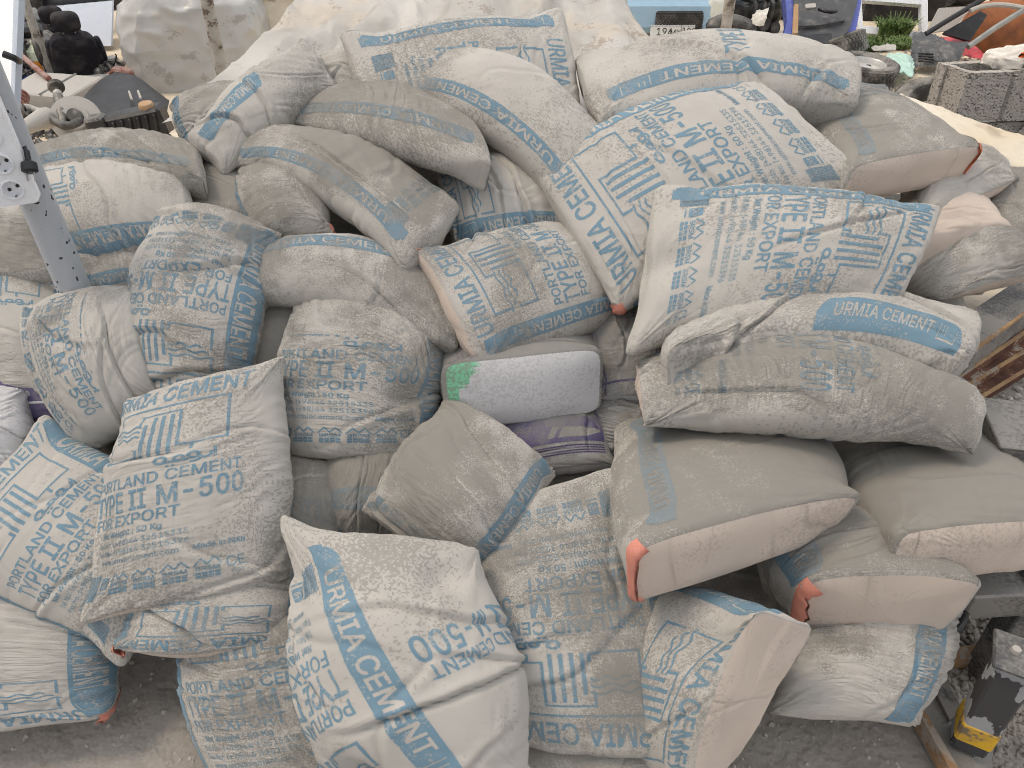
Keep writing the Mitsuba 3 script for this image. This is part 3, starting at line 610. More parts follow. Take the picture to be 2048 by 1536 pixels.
# the sacks underneath that carry the visible ones; they show as dark glimpses in the crevices
for pts, dz, lab in (([(760, 250), (1100, 250), (1120, 500), (780, 510)], 0.26, 'sack deep under the arched sack, glimpsed between its neighbours'),
                     ([(1180, 220), (1620, 210), (1640, 480), (1200, 500)], 0.24, 'sack deep under the large clean sack, glimpsed below the top right sack'),
                     ([(500, 330), (840, 330), (860, 560), (520, 570)], 0.26, 'sack deep under the big dark dusted sack'),
                     ([(1640, 420), (1900, 420), (1920, 680), (1660, 690)], 0.26, 'sack deep behind the sideways lettered sack at its right end'),
                     ([(560, 640), (900, 660), (900, 900), (580, 900)], 0.26, 'sack deep behind the export lettered sack'),
                     ([(860, 620), (1240, 600), (1240, 860), (880, 880)], 0.24, 'sack deep behind the green cornered silver sack'),
                     ([(1240, 760), (1640, 760), (1660, 960), (1260, 970)], 0.24, 'sack deep under the long bulging dusty sack'),
                     ([(1560, 900), (1900, 900), (1900, 1120), (1580, 1120)], 0.22, 'sack deep between the two dust covered sacks'),
                     ([(1280, 1060), (1620, 1060), (1620, 1300), (1300, 1300)], 0.18, 'sack deep under the caked sack, in its shadow'),
                     ([(560, 880), (960, 880), (960, 1160), (580, 1160)], 0.20, 'sack deep behind the twisted sack, in the dark gap'),
                     ([(100, 640), (440, 640), (440, 900), (120, 900)], 0.26, 'sack deep behind the barcode sack'),
                     ([(60, 900), (420, 900), (420, 1180), (80, 1180)], 0.22, 'sack deep behind the slanting chimney print sack'),
                     ([(300, 300), (640, 300), (640, 480), (320, 480)], 0.28, 'sack deep under the leaning white tipped sack'),
                     ([(940, 1100), (1300, 1100), (1300, 1380), (960, 1380)], 0.18, 'sack deep under the upside down chimney print sack')):
    sack(pts, lab, dz=dz + 0.19, n=(0, 0.4), T=0.18, W=0.46, L=0.50, dust='heavy', prt=None)
# ------------------------------------------------------------------ ground
def floor_colour(p, n, uv):
    v = fbm(p.x * 3, p.y * 3, 0, 4); g = noise(p.x * 210, p.y * 210, 0)
    c = mix((0.25, 0.228, 0.208), (0.37, 0.345, 0.318), v + (g - 0.5) * 0.5)
    far = smoothstep(2.7, 3.7, p.y + (v - 0.5) * 0.8)
    sand = mix((0.46, 0.385, 0.29), (0.62, 0.54, 0.43), fbm(p.x * 8, p.y * 8, 3, 3) + (g - 0.5) * 0.4)
    return mix(c, sand, far)
scene['ground_material'] = diffuse_proc(floor_colour, 0.95, 0.1, lambda p, n, uv: fbm(p.x * 55, p.y * 55, 0, 3) * 0.008 + noise(p.x * 16, p.y * 16, 1) * 0.012, 1.0, 1e-3)
xs = np.concatenate([np.linspace(-40, -3.2, 24), np.linspace(-3, 3, 121), np.linspace(3.2, 40, 24)])
ys = np.concatenate([[-6, -3, -1], np.linspace(0, 4, 81), np.linspace(4.2, 12, 40), np.linspace(13, 70, 20)])
GX, GY = np.meshgrid(xs, ys, indexing='ij')
GZ = (meshkit.fbm(np.stack([GX * 2.2, GY * 2.2, GX * 0], -1), 4, 3) - 0.5) * 0.035 - 0.015
gi, gj = np.meshgrid(np.arange(len(xs) - 1), np.arange(len(ys) - 1), indexing='ij'); gi, gj = gi.ravel(), gj.ravel(); m_ = len(ys)
gq = np.stack([gi * m_ + gj, (gi + 1) * m_ + gj, (gi + 1) * m_ + gj + 1, gi * m_ + gj + 1], 1)
scene['ground'] = shape((np.stack([GX, GY, GZ], -1).reshape(-1, 3), gq), 'ground_material', True, uv=np.stack([GX, GY], -1).reshape(-1, 2))
labels['ground'] = {'label': 'dusty ground turning to pale sand behind the heap', 'kind': 'structure'}

# ------------------------------------------------------------------ small mesh kit
cat = trimesh.util.concatenate
X3, Y3, Z3 = np.eye(3)
def frame(zaxis, hint=(0, 0, 1)):
    z = unit(zaxis); h = np.asarray(hint, float)
    if abs(z @ unit(h)) > 0.97: h = np.array([1.0, 0, 0])
    x = unit(np.cross(h, z)); return np.stack([x, np.cross(z, x), z], 1)
def bbox(size, c=(0, 0, 0), R=None, bevel=0.004):
    """A box with chamfered edges."""
    s = np.asarray(size, float) / 2; b = min(bevel, s.min() * 0.6); pts = []
    for sx in (-1, 1):
        for sy in (-1, 1):
            for sz in (-1, 1):
                k = np.array([sx, sy, sz])
                for ax in range(3):
                    d = s - b; d[ax] = s[ax]; pts.append(k * d)
    pts = np.array(pts)
    if R is not None: pts = pts @ np.asarray(R).T
    return trimesh.convex.convex_hull(pts + np.asarray(c, float))
def hexa(front, depth, bevel=0):
    """A slab: four front corners in space, pushed back along the given vector."""
    f = np.asarray(front, float); return trimesh.convex.convex_hull(np.vstack([f, f + np.asarray(depth)]))
def tube(pts, r, n=10, ends=True):
    pts = np.asarray(pts, float); r = np.broadcast_to(np.asarray(r, float), len(pts)); V = []
    d = np.gradient(pts, axis=0); d /= np.linalg.norm(d, axis=1, keepdims=True)
    up = np.array([0.31, 0.2, 0.93]); 
    u = unit(np.cross(d[0], up)) if abs(d[0] @ up) < 0.98 else unit(np.cross(d[0], X3))
    a = np.arange(n) * 2 * math.pi / n
    for p, t, rr in zip(pts, d, r):
        u = unit(u - t * (u @ t)); v = np.cross(t, u)
        V.append(p + rr * (np.cos(a)[:, None] * u + np.sin(a)[:, None] * v))
    V = np.vstack(V); k = len(pts); f = []
    for i in range(k - 1):
        for j in range(n):
            j2 = (j + 1) % n; f += [[i * n + j, i * n + j2, (i + 1) * n + j2], [i * n + j, (i + 1) * n + j2, (i + 1) * n + j]]
    if ends:
        V = np.vstack([V, pts[0], pts[-1]])
        for j in range(n): f += [[k * n, (j + 1) % n, j], [k * n + 1, (k - 1) * n + j, (k - 1) * n + (j + 1) % n]]
    return trimesh.Trimesh(V, f, process=False)
def lathe(profile, o, axis, n=32, hint=(0, 0, 1)):
    """profile: (radius, height) pairs along the axis."""
    m = trimesh.creation.revolve(np.asarray(profile, float), sections=n)
    v = m.vertices @ frame(axis, hint).T + np.asarray(o); return trimesh.Trimesh(v, m.faces, process=False)
def spring(p0, p1, r, wire, turns, n=7):
    R = frame(np.subtract(p1, p0)); t = np.linspace(0, 1, int(turns * 14)); a = t * turns * 2 * math.pi
    pts = np.asarray(p0) + np.outer(t, np.subtract(p1, p0)) + r * (np.outer(np.cos(a), R[:, 0]) + np.outer(np.sin(a), R[:, 1]))
    return tube(pts, wire, n)
def bez(*p, n=16):
    p = np.array(p, float); t = np.linspace(0, 1, n)
    from math import comb
    k = len(p) - 1; return sum(comb(k, i) * ((1 - t) ** (k - i) * t ** i)[:, None] * p[i] for i in range(k + 1))
def sheet(P, nu=60, nv=40, rough=0.02, freq=5, seed=1, pleat=0.0, pfreq=40, thick=0.0, sag=0.0):
    """A crumpled sheet over a grid of control points (rows x columns), displaced along its normals."""
    P = np.asarray(P, float); r, c = P.shape[:2]
    from scipy.interpolate import RectBivariateSpline
    u, v = np.linspace(0, r - 1, nu), np.linspace(0, c - 1, nv)
    S = np.stack([RectBivariateSpline(np.arange(r), np.arange(c), P[..., k], kx=min(3, r - 1), ky=min(3, c - 1))(u, v) for k in range(3)], -1)
    du, dv = np.gradient(S, axis=0), np.gradient(S, axis=1)
    N = np.cross(du, dv); N /= np.linalg.norm(N, axis=-1, keepdims=True) + 1e-12
    q = S * freq
    d = (meshkit.fbm(q, 4, seed) - 0.5) * 2 * rough
    rid = 1 - np.abs(2 * meshkit.noise(S * freq * 1.3 + 7, seed + 2) - 1); d = d + rid ** 4 * rough * 0.8
    rid = 1 - np.abs(2 * meshkit.noise(S * freq * 3.1 + 3, seed + 3) - 1); d = d + rid ** 5 * rough * 0.4
    if pleat:
        w = np.linspace(0, 1, nv)[None] + 0.06 * meshkit.noise(q * 0.6, seed + 4)
        d = d + pleat * (meshkit.noise(np.stack([w * pfreq, np.linspace(0, 1.5, nu)[:, None] + w * 0, w * 0], -1), seed + 5) - 0.5)
    S = S + N * d[..., None]
    i, j = np.meshgrid(np.arange(nu - 1), np.arange(nv - 1), indexing='ij'); i, j = i.ravel(), j.ravel()
    f = np.stack([i * nv + j, i * nv + j + 1, (i + 1) * nv + j + 1, (i + 1) * nv + j], 1)
    return S.reshape(-1, 3), f
def blob(o, size, R=None, p=2.6, rough=0.05, freq=4, seed=1, sub=5, folds=0.0):
    m = trimesh.creation.icosphere(sub); v = m.vertices
    v = v / (np.abs(v) ** p).sum(1, keepdims=True) ** (1 / p)
    nrm = m.vertices.copy(); w = v * np.asarray(size)
    d = (meshkit.fbm(w * freq + 5, 4, seed) - 0.5) * 2 * rough
    if folds:
        k = 1 - np.abs(2 * meshkit.noise(w * freq * np.array([1, 1, 0.35]) * 2.2, seed + 3) - 1); d += k ** 4 * folds
        k = 1 - np.abs(2 * meshkit.noise(w * freq * np.array([0.5, 1, 1]) * 3.5, seed + 4) - 1); d += k ** 5 * folds * 0.6
    w = w + nrm * d[:, None]
    if R is not None: w = w @ np.asarray(R).T
    return trimesh.Trimesh(w + np.asarray(o), m.faces, process=False)
def dented(m, amp, freq, seed, sub=0.04):
    m = m.subdivide_to_size(sub); m.merge_vertices()
    m.vertices = m.vertices + m.vertex_normals * ((meshkit.fbm(m.vertices * freq, 3, seed) - 0.5) * 2 * amp)[:, None]
    return m
def roty(deg): a = math.radians(deg); return np.array([[math.cos(a), 0, math.sin(a)], [0, 1, 0], [-math.sin(a), 0, math.cos(a)]])
def rotz(deg): a = math.radians(deg); return np.array([[math.cos(a), -math.sin(a), 0], [math.sin(a), math.cos(a), 0], [0, 0, 1]])
def rotx(deg): a = math.radians(deg); return np.array([[1, 0, 0], [0, math.cos(a), -math.sin(a)], [0, math.sin(a), math.cos(a)]])

# ------------------------------------------------------------------ materials of the yard
flat('black_plastic', (0.010, 0.011, 0.015), 0.38, 0.5, dust=0.05)
flat('black_cloth', (0.020, 0.020, 0.026), 0.9, 0.2, dust=0.12)
flat('dark_metal', (0.05, 0.05, 0.052), 0.5, 0.5, dust=0.35, metallic=0.3)
flat('engine_metal', (0.30, 0.30, 0.29), 0.42, 0.5, dust=0.3, metallic=0.6, var=0.5, freq=22)
flat('oily_metal', (0.10, 0.095, 0.09), 0.45, 0.5, dust=0.45, metallic=0.4, var=0.6, freq=25)
flat('pale_metal', (0.44, 0.42, 0.39), 0.5, 0.5, dust=0.3, metallic=0.2)
flat('white_paint', (0.74, 0.76, 0.80), 0.4, 0.5, dust=0.12)
flat('grey_panel', (0.42, 0.47, 0.56), 0.45, 0.5, dust=0.15)
flat('cream', (0.70, 0.63, 0.50), 0.8, 0.2, dust=0.15, dustcol=(0.45, 0.33, 0.2))
flat('rubber', (0.075, 0.073, 0.07), 0.9, 0.2, dust=0.6)
flat('rim_metal', (0.52, 0.51, 0.49), 0.4, 0.5, dust=0.4, metallic=0.4)
flat('blue_paint', (0.06, 0.085, 0.38), 0.3, 0.5, dust=0.2, clearcoat=0.5)
flat('van_blue', (0.34, 0.53, 0.70), 0.35, 0.5, dust=0.1, clearcoat=0.6)
flat('interior_grey', (0.075, 0.078, 0.085), 0.6, 0.4, dust=0.3)
flat('red_paint', (0.50, 0.03, 0.045), 0.35, 0.5, dust=0.15, clearcoat=0.4)
flat('orange_cloth', (0.78, 0.14, 0.02), 0.9, 0.2, dust=0.1)
flat('orange_liquid', (0.80, 0.30, 0.03), 0.2, 0.5, dust=0.0)
flat('yellow_plastic', (0.78, 0.52, 0.02), 0.5, 0.4, dust=0.1)
flat('blue_cloth', (0.07, 0.13, 0.40), 0.9, 0.2, dust=0.2)
flat('jug_white', (0.72, 0.78, 0.62), 0.4, 0.4, dust=0.1)
flat('copper_red', (0.26, 0.10, 0.075), 0.6, 0.4, dust=0.5, var=0.5, freq=20)
flat('headlamp_glass', (0.74, 0.76, 0.70), 0.12, 0.7, dust=0.05, clearcoat=1.0)
flat('plate_white', (0.78, 0.78, 0.77), 0.4, 0.5, dust=0.08)
flat('ink_black', (0.02, 0.02, 0.02), 0.5, 0.4, dust=0.05)
flat('teal_film', (0.42, 0.62, 0.55), 0.3, 0.5, dust=0.2)
flat('cloth_white', (0.66, 0.63, 0.58), 0.9, 0.2, dust=0.2)
flat('wood_tan', (0.42, 0.27, 0.15), 0.85, 0.2, dust=0.45)
flat('dark_steel', (0.085, 0.088, 0.095), 0.5, 0.5, dust=0.55, freq=9, metallic=0.3)
def rust_fn(a, b, c, f=11.0):
    def fn(p, n, uv):
        v = fbm(p.x * f, p.y * f, p.z * f, 4); g = noise(p.x * 120, p.y * 120, p.z * 120)
        return mix(mix(a, b, smoothstep(0.3, 0.6, v)), c, smoothstep(0.55, 0.72, v + (g - 0.5) * 0.3))
    return fn
scene['rust_tank'] = diffuse_proc(rust_fn((0.31, 0.11, 0.04), (0.20, 0.075, 0.035), (0.13, 0.055, 0.03), 5), 0.7, 0.3)
scene['rust_bar'] = diffuse_proc(rust_fn((0.07, 0.032, 0.024), (0.14, 0.065, 0.04), (0.30, 0.26, 0.22), 14), 0.8, 0.3)
scene['rust_edge'] = diffuse_proc(rust_fn((0.36, 0.24, 0.13), (0.26, 0.16, 0.09), (0.30, 0.26, 0.22), 18), 0.8, 0.3)
scene['chipped_post'] = diffuse_proc(lambda p, n, uv: mix(mix((0.33, 0.36, 0.40), (0.41, 0.43, 0.46), fbm(p.x * 9, p.y * 9, p.z * 5, 3)), (0.035, 0.036, 0.038), smoothstep(0.735, 0.75, fbm(p.x * 90, p.y * 90, p.z * 60, 2))), 0.4, 0.5)
scene['chipped_leg'] = diffuse_proc(lambda p, n, uv: mix((0.05, 0.05, 0.055), (0.30, 0.31, 0.33), smoothstep(0.52, 0.55, fbm(p.x * 26, p.y * 26, p.z * 13, 4))), 0.5, 0.4)
scene['dusty_pipe'] = diffuse_proc(rust_fn((0.42, 0.40, 0.37), (0.35, 0.32, 0.28), (0.12, 0.09, 0.07), 16), 0.6, 0.4)
scene['yellow_paint'] = diffuse_proc(rust_fn((0.62, 0.38, 0.03), (0.48, 0.30, 0.05), (0.16, 0.13, 0.09), 24), 0.6, 0.4)
scene['block_concrete'] = diffuse_proc(lambda p, n, uv: mix((0.40, 0.375, 0.345), (0.13, 0.12, 0.115), smoothstep(0.56, 0.74, noise(p.x * 190, p.y * 190, p.z * 190) * 0.75 + 0.25 * noise(p.x * 60, p.y * 60, p.z * 60))), 0.95, 0.1,
                                       lambda p, n, uv: noise(p.x * 150, p.y * 150, p.z * 150) * 0.006, 1.0, 1e-3)
def film_fn(p, n, uv):
    v = fbm(p.x * 2.4, p.y * 2.4, p.z * 2.4, 4); w = fbm(p.x * 5 + 9, p.y * 5, p.z * 5, 3); g = noise(p.x * 130, p.y * 130, p.z * 130)
    c = mix((0.49, 0.487, 0.48), (0.36, 0.357, 0.35), smoothstep(0.3, 0.7, v))
    c = mix(c, (0.60, 0.43, 0.24), smoothstep(0.60, 0.74, w) * 0.12)
    return mix(c, (0.16, 0.12, 0.09), smoothstep(0.63, 0.72, fbm(p.x * 11, p.y * 11, p.z * 11, 3) * 0.8 + g * 0.22) * 0.4)
scene['thin_film'] = {'type': 'bumpmap', 'arbitrary': mikit.proc(lambda p, n, uv: fbm(p.x * 9 + p.z * 6, p.y * 9, p.z * 2.5 - p.x, 4) * 0.05, 1e-3), 'scale': 1.0,
                      'bsdf': {'type': 'principledthin', 'base_color': mikit.proc(lambda p, n, uv: film_fn(p, n, uv) * 1.75), 'roughness': 0.2, 'spec_trans': 0.05, 'diff_trans': 0.65, 'eta': 1.45}}
scene['film'] = diffuse_proc(film_fn, 0.28, 0.5, lambda p, n, uv: fbm(p.x * 14, p.y * 14, p.z * 14, 3) * 0.010, 1.0, 1e-3)
scene['cream_film'] = diffuse_proc(lambda p, n, uv: mix(mix((0.62, 0.575, 0.49), (0.56, 0.47, 0.33), smoothstep(0.4, 0.7, fbm(p.x * 3, p.y * 3, p.z * 3, 3))), (0.20, 0.13, 0.08), smoothstep(0.62, 0.72, fbm(p.x * 6 + 4, p.y * 6, p.z * 6, 4)) * 0.7), 0.35, 0.5,
                                   lambda p, n, uv: fbm(p.x * 16, p.y * 16, p.z * 12, 3) * 0.010, 1.0, 1e-3)
flat('stone_grey', (0.26, 0.24, 0.22), 0.95, 0.1, var=0.6, dust=0.3)
flat('stone_pale', (0.42, 0.39, 0.36), 0.95, 0.1, var=0.5, dust=0.2)
flat('leaf_green', (0.10, 0.155, 0.045), 0.7, 0.3, var=0.7, freq=9, dust=0.1)

# ------------------------------------------------------------------ plastic sheets behind the heap
def AT(rows): return [[at(*p) for p in r] for r in rows]
P = AT([[(640, -60, 3.35), (800, -60, 3.3), (960, -60, 3.3), (1120, -60, 3.3), (1240, -60, 3.35)],
        [(560, 55, 3.1), (720, 40, 3.05), (900, 30, 3.0), (1100, 30, 3.05), (1268, 35, 3.15)],
        [(450, 158, 2.9), (640, 150, 2.82), (860, 140, 2.75), (1080, 150, 2.75), (1318, 88, 2.95)],
        [(335, 262, 2.75), (540, 260, 2.65), (800, 280, 2.6), (1060, 270, 2.6), (1290, 230, 2.75)]])
single('plastic_sheet', sheet(P, 150, 240, 0.022, 3.0, 4, pleat=0.13, pfreq=15), 'thin_film', 'big dirty translucent plastic sheet draped behind the crest of the heap', 'plastic sheet', True)
P = AT([[(338, 268, 2.74), (372, 238, 2.72), (430, 210, 2.70), (520, 215, 2.68)],
        [(345, 275, 2.68), (385, 258, 2.66), (440, 240, 2.64), (520, 238, 2.62)],
        [(345, 300, 2.66), (390, 300, 2.64), (450, 290, 2.62), (520, 270, 2.60)]])
single('plastic_sheet', sheet(P, 40, 60, 0.008, 9, 8), 'cream_film', 'cream fold of plastic sheet showing above the small dusty sack end', 'plastic sheet', True)
P = AT([[(1800, 185, 2.95), (1880, 215, 2.85), (1960, 245, 2.75), (2075, 285, 2.65)],
        [(1800, 240, 2.80), (1890, 275, 2.70), (1975, 310, 2.60), (2085, 350, 2.5)],
        [(1850, 300, 2.75), (1940, 320, 2.68), (2010, 360, 2.58), (2085, 400, 2.48)],
        [(1990, 380, 2.66), (2010, 390, 2.62), (2030, 420, 2.54), (2085, 480, 2.45)]])
single('plastic_sheet', sheet(P, 60, 60, 0.010, 7, 12), 'cream_film', 'cream plastic sheet hanging over the right shoulder of the heap', 'plastic sheet', True)

# wrapped bundles
b = thing('wrapped_bundle', 'big bundle wrapped in dirty white film, standing behind the rusty pipe post', 'bundle')
part(b, 'lower_wrap', blob(at(398, 95, 6.9), (0.60, 0.5, 0.56), rotz(12), 3.0, 0.07, 2.0, 5, 5, 0.035), 'film', True)
part(b, 'upper_wrap', blob(at(445, 8, 7.4), (0.90, 0.55, 0.56), rotz(-6), 2.8, 0.08, 1.6, 9, 5, 0.04), 'cream_film', True, label='cream upper wrap stained with brown')
part(b, 'base', bbox((0.85, 0.7, 0.5), [at(398, 100, 7.0)[0], at(398, 100, 7.0)[1] + 0.1, 0.25]), 'dark_metal')

# ------------------------------------------------------------------ posts
def post(px, top, r, mat, z, name, label, base_h=0.0):
    c = at(*px, z); single(name, tube([[c[0], c[1], base_h], [c[0], c[1], (base_h + top) / 2], [c[0], c[1], top]], r, 20), mat, label, 'post', 40)
post((424, 50), 3.2, 0.035, 'dusty_pipe', 4.4, 'pipe_post', 'dusty stained pipe post rising in front of the wrapped bundle')
post((1457, 20), 3.0, 0.045, 'dusty_pipe', 6.2, 'pipe_post', 'pale pipe post beside the light blue van')
c = gr(103, 160); single('pipe_post', tube([c, c + Z3 * 1.4, c + Z3 * 2.6], 0.036, 16), 'dusty_pipe', 'slim pale pole among the engines in front of the black car seats', 'post', 40)
# the steel post through the sacks, with the socket strip on it
c = at(116, 500, 2.00); key = thing('steel_post', 'grey white steel post with chipped paint rising through the left of the heap', 'post')
tp = c + np.array([-0.035, 0.0, 1.0]) * 1.6; bt = c - np.array([-0.035, 0, 1.0]) * c[2]
part(key, 'shaft', tube([bt, c, tp], 0.041, 28), 'chipped_post', 40)
d = unit(tp - bt); R = np.stack([X3 * 0.94 + Y3 * 0.34, np.cross(d, X3 * 0.94 + Y3 * 0.34), d], 1); R[:, 0] = unit(R[:, 0] - d * (R[:, 0] @ d)); R[:, 1] = np.cross(d, R[:, 0])
ax = c + d * 0.275; o = ax - np.array([0.004, 0.052, -0.015])
def out(m): return trimesh.Trimesh(m.vertices @ R.T + o, m.faces, process=False)
key = thing('socket_strip', 'white power strip with four round sockets fixed to the steel post', 'power strip')
prof = Polygon([(-0.034, -0.12), (0.034, -0.12), (0.034, 0.12), (-0.034, 0.12)]).buffer(0.012, 8)
cut = prof
for i in range(4): cut = cut.difference(shapely.Point(0, 0.093 - i * 0.062).buffer(0.0205, 24))
m = cat([trimesh.creation.extrude_polygon(cut, 0.032, engine='earcut'), trimesh.creation.extrude_polygon(prof.buffer(-0.001), 0.006, engine='earcut')]); m.vertices = np.c_[m.vertices[:, 0], -m.vertices[:, 2], m.vertices[:, 1]]
part(key, 'housing', out(m), 'white_paint', 30)
for i in range(4):
    zc = 0.093 - i * 0.062
    ring = lathe([(0.0245, 0), (0.0245, 0.004), (0.0215, 0.005), (0.020, -0.014), (0.0, -0.014)], (0, -0.0325, zc), (0, -1, 0), 28)
    s = part(key, 'socket', out(ring), 'white_paint', 30)
    part(s, 'pin_hole', out(cat([lathe([(0.0, 0.0), (0.0042, 0.0), (0.0042, 0.002), (0, 0.002)], (dx * 0.0095, -0.0190, zc + dx * 0.003), (0, -1, 0), 10) for dx in (-1, 1)])), 'ink_black')
    part(s, 'earth_clip', out(cat([bbox((0.004, 0.008, 0.004), (0, -0.026, zc + k * 0.0185), bevel=0.0008) for k in (-1, 1)])), 'oily_metal')
pk = thing('power_plug', 'black plug with two bare pins dangling on its cable beside the power strip', 'plug')
a = at(58, 330, 1.80); dn = unit(at(62, 360, 1.80) - at(52, 300, 1.80))
part(pk, 'plug_body', lathe([(0, -0.035), (0.006, -0.034), (0.007, -0.012), (0.017, -0.004), (0.018, 0.014), (0.013, 0.018), (0, 0.018)], a, dn, 20), 'black_plastic', 40)
for sgn in (-1, 1): part(pk, 'pin', tube([a + dn * 0.016 + X3 * sgn * 0.009, a + dn * 0.038 + X3 * sgn * 0.009], 0.0024, 8), 'engine_metal')
part(pk, 'cable', tube(bez(a - dn * 0.03, at(52, 296, 1.81), at(46, 290, 1.87), at(40, 262, 1.88), at(20, 200, 1.86), at(-10, 150, 1.86), n=28), 0.0042, 8), 'black_plastic', True)
single('white_cable', tube(bez(at(-4, 165, 1.8), at(16, 190, 1.8), at(26, 232, 1.83), at(30, 262, 1.87), n=20), 0.005, 8), 'white_paint', 'white cable running down the post above the power strip', 'cable', True)
key = thing('metal_door', 'white sheet metal door at the upper left frame edge with a folded rim', 'door')
part(key, 'leaf', hexa([at(-190, -120, 2.75), at(30, -120, 2.75), at(20, 245, 2.60), at(-190, 245, 2.60)], (0, 0.02, 0)), 'white_paint')
part(key, 'rim', hexa([at(30, -120, 2.75), at(43, -120, 2.73), at(27, 235, 2.58), at(20, 245, 2.60)], (0, 0.045, 0)), 'grey_panel')
part(key, 'handle', tube([at(38, 122, 2.62), at(28, 116, 2.57), at(7, 108, 2.56)], [0.012, 0.011, 0.012], 12), 'black_plastic', True, label='black lever handle')

# ------------------------------------------------------------------ the scrap of car parts, upper left
rs = np.random.RandomState(5)
def engine(o, s, rot, label, mat='engine_metal', seed=0):
    r = np.random.RandomState(seed); R = rotz(rot)
    key = thing('car_engine', label, 'engine'); o = np.asarray(o)
    def w(m): return trimesh.Trimesh((m.vertices * s) @ R.T + o, m.faces, process=False)
    part(key, 'engine_block', w(dented(bbox((0.55, 0.42, 0.36), (0, 0, 0.2), bevel=0.04), 0.02, 9, seed, 0.08)), mat, 35)
    part(key, 'head_cover', w(bbox((0.46, 0.18, 0.10), (0, -0.05, 0.43), rotx(12), 0.03)), 'black_plastic' if seed % 2 else mat)
    for i in range(4): part(key, 'intake_pipe', w(tube(bez((-0.18 + i * 0.12, -0.12, 0.40), (-0.18 + i * 0.12, -0.34, 0.46), (-0.18 + i * 0.12, -0.30, 0.22), (-0.18 + i * 0.12, -0.22, 0.14), n=9), 0.028, 9)), 'oily_metal' if i % 2 else mat, True)
    for i in range(3):
        a = np.array([r.uniform(-0.28, 0.28), -0.23, r.uniform(0.08, 0.36)])
        part(key, 'pulley', w(lathe([(0, 0), (0.075, 0), (0.075, 0.012), (0.06, 0.018), (0.06, 0.03), (0.075, 0.036), (0.075, 0.05), (0.02, 0.05), (0, 0.045)], a * [1, 1, 1], (r.uniform(-0.4, 0.4), -1, r.uniform(-0.2, 0.3)), 18)), 'dark_metal' if i else mat, 35)
    hoses = []
    for i in range(5):
        a, b = r.uniform(-0.3, 0.3, 3) + [0, -0.22, 0.3], r.uniform(-0.3, 0.3, 3) + [0, -0.25, 0.35]
        hoses.append(w(tube(bez(a, a + r.uniform(-0.15, 0.15, 3) + [0, -0.1, 0.1], b + r.uniform(-0.1, 0.1, 3), b, n=12), r.uniform(0.007, 0.016), 7)))
    part(key, 'hoses', cat(hoses), 'black_plastic', True)
    return key
engine(gr(60, 150) - Z3 * 0.05, 1.0, 20, 'oily dark engine behind the slim pale pole, low in the scrap', 'oily_metal', 1)
engine(gr(70, 60) + Z3 * 0.15, 1.1, -15, 'dark engine stacked high at the left between the door and the car seats', 'dark_metal', 2)
engine(gr(55, 20) + Z3 * 0.25, 1.1, 30, 'grey engine farthest back at the upper left corner', 'oily_metal', 3)
engine(gr(218, 158) - Z3 * 0.06, 0.50, 55, 'silvery aluminium engine right of the front car seat', 'engine_metal', 4)
engine(gr(262, 178) - Z3 * 0.06, 0.5, -20, 'reddish brown engine block half hidden beside the wrapped bundle', 'copper_red', 6)
engine(gr(95, 100) - Z3 * 0.05, 0.7, -35, 'pale engine block left of the car seats, touching the slim pole', 'engine_metal', 31)
engine(gr(52, 105) + Z3 * 0.1, 0.75, 10, 'grey engine beside the door rim, above the red pipe', 'engine_metal', 32)
engine(gr(45, 165) - Z3 * 0.08, 0.5, 45, 'small oily engine piece beside the yellow bag', 'oily_metal', 35)
engine(gr(205, 190) - Z3 * 0.08, 0.5, 15, 'small engine piece between the metal box and arch liner', 'engine_metal', 36)
key = thing('panel_sheet', 'blue grey metal panel leaning behind the black car seats', 'panel')
part(key, 'face', hexa([at(98, 14, 8.1), at(225, 2, 8.1), at(222, 92, 7.8), at(118, 92, 7.8)], (0, 0.04, 0)), 'grey_panel')
single('bumper', tube(bez(at(40, 6, 8.6), at(90, 14, 8.3), at(150, 10, 8.3), at(250, -4, 8.6), n=14), [0.05] + [0.11] * 12 + [0.05], 10), 'black_plastic', 'black plastic bumper lying across the top of the blue grey panel', 'bumper', True)
def seat(px, z, s, label, rot):
    key = thing('bucket_seat', label, 'car seat'); o = at(*px, z); R = rotz(rot) @ rotx(-24)
    def w(m): return trimesh.Trimesh((m.vertices * s) @ R.T + o, m.faces, process=False)
    bk = blob((0, 0, 0.0), (0.25, 0.085, 0.33), None, 5, 0.008, 5, 3, 4); k = bk.vertices[:, 2]; bk.vertices[:, 0] *= 1 - 0.14 * np.clip(k / 0.33, -1, 1)
    part(key, 'backrest', w(bk), 'black_cloth', True)
    
    for sx in (-1, 1): part(key, 'side_bolster', w(blob((sx * 0.235, -0.055, -0.04), (0.05, 0.075, 0.27), None, 3, 0.006, 5, 3, 3)), 'black_cloth', True)
    part(key, 'headrest', w(blob((0, -0.01, 0.46), (0.135, 0.06, 0.105), None, 3.2, 0.004, 6, 4, 4)), 'black_cloth', True)
    for sx in (-1, 1): part(key, 'headrest_rod', w(tube([(sx * 0.055, 0, 0.30), (sx * 0.055, 0, 0.40)], 0.008, 8)), 'pale_metal')
    part(key, 'cushion', w(blob((0, -0.30, -0.36), (0.26, 0.28, 0.085), rotx(24), 4, 0.01, 5, 5, 4)), 'black_cloth', True)
    part(key, 'recliner', w(bbox((0.04, 0.10, 0.16), (0.27, -0.02, -0.33), bevel=0.02)), 'grey_panel')
seat((126, 98), 7.6, 0.78, 'black car seat farther back, its headrest showing behind the nearer seat', 205)
seat((158, 122), 6.7, 0.80, 'black fabric car seat with headrest, seen from behind in the scrap', 205)
key = thing('metal_box', 'bent pale sheet metal box lying in front of the car seats', 'box')
o = gr(128, 226); R = rotz(-14) @ rotx(6)
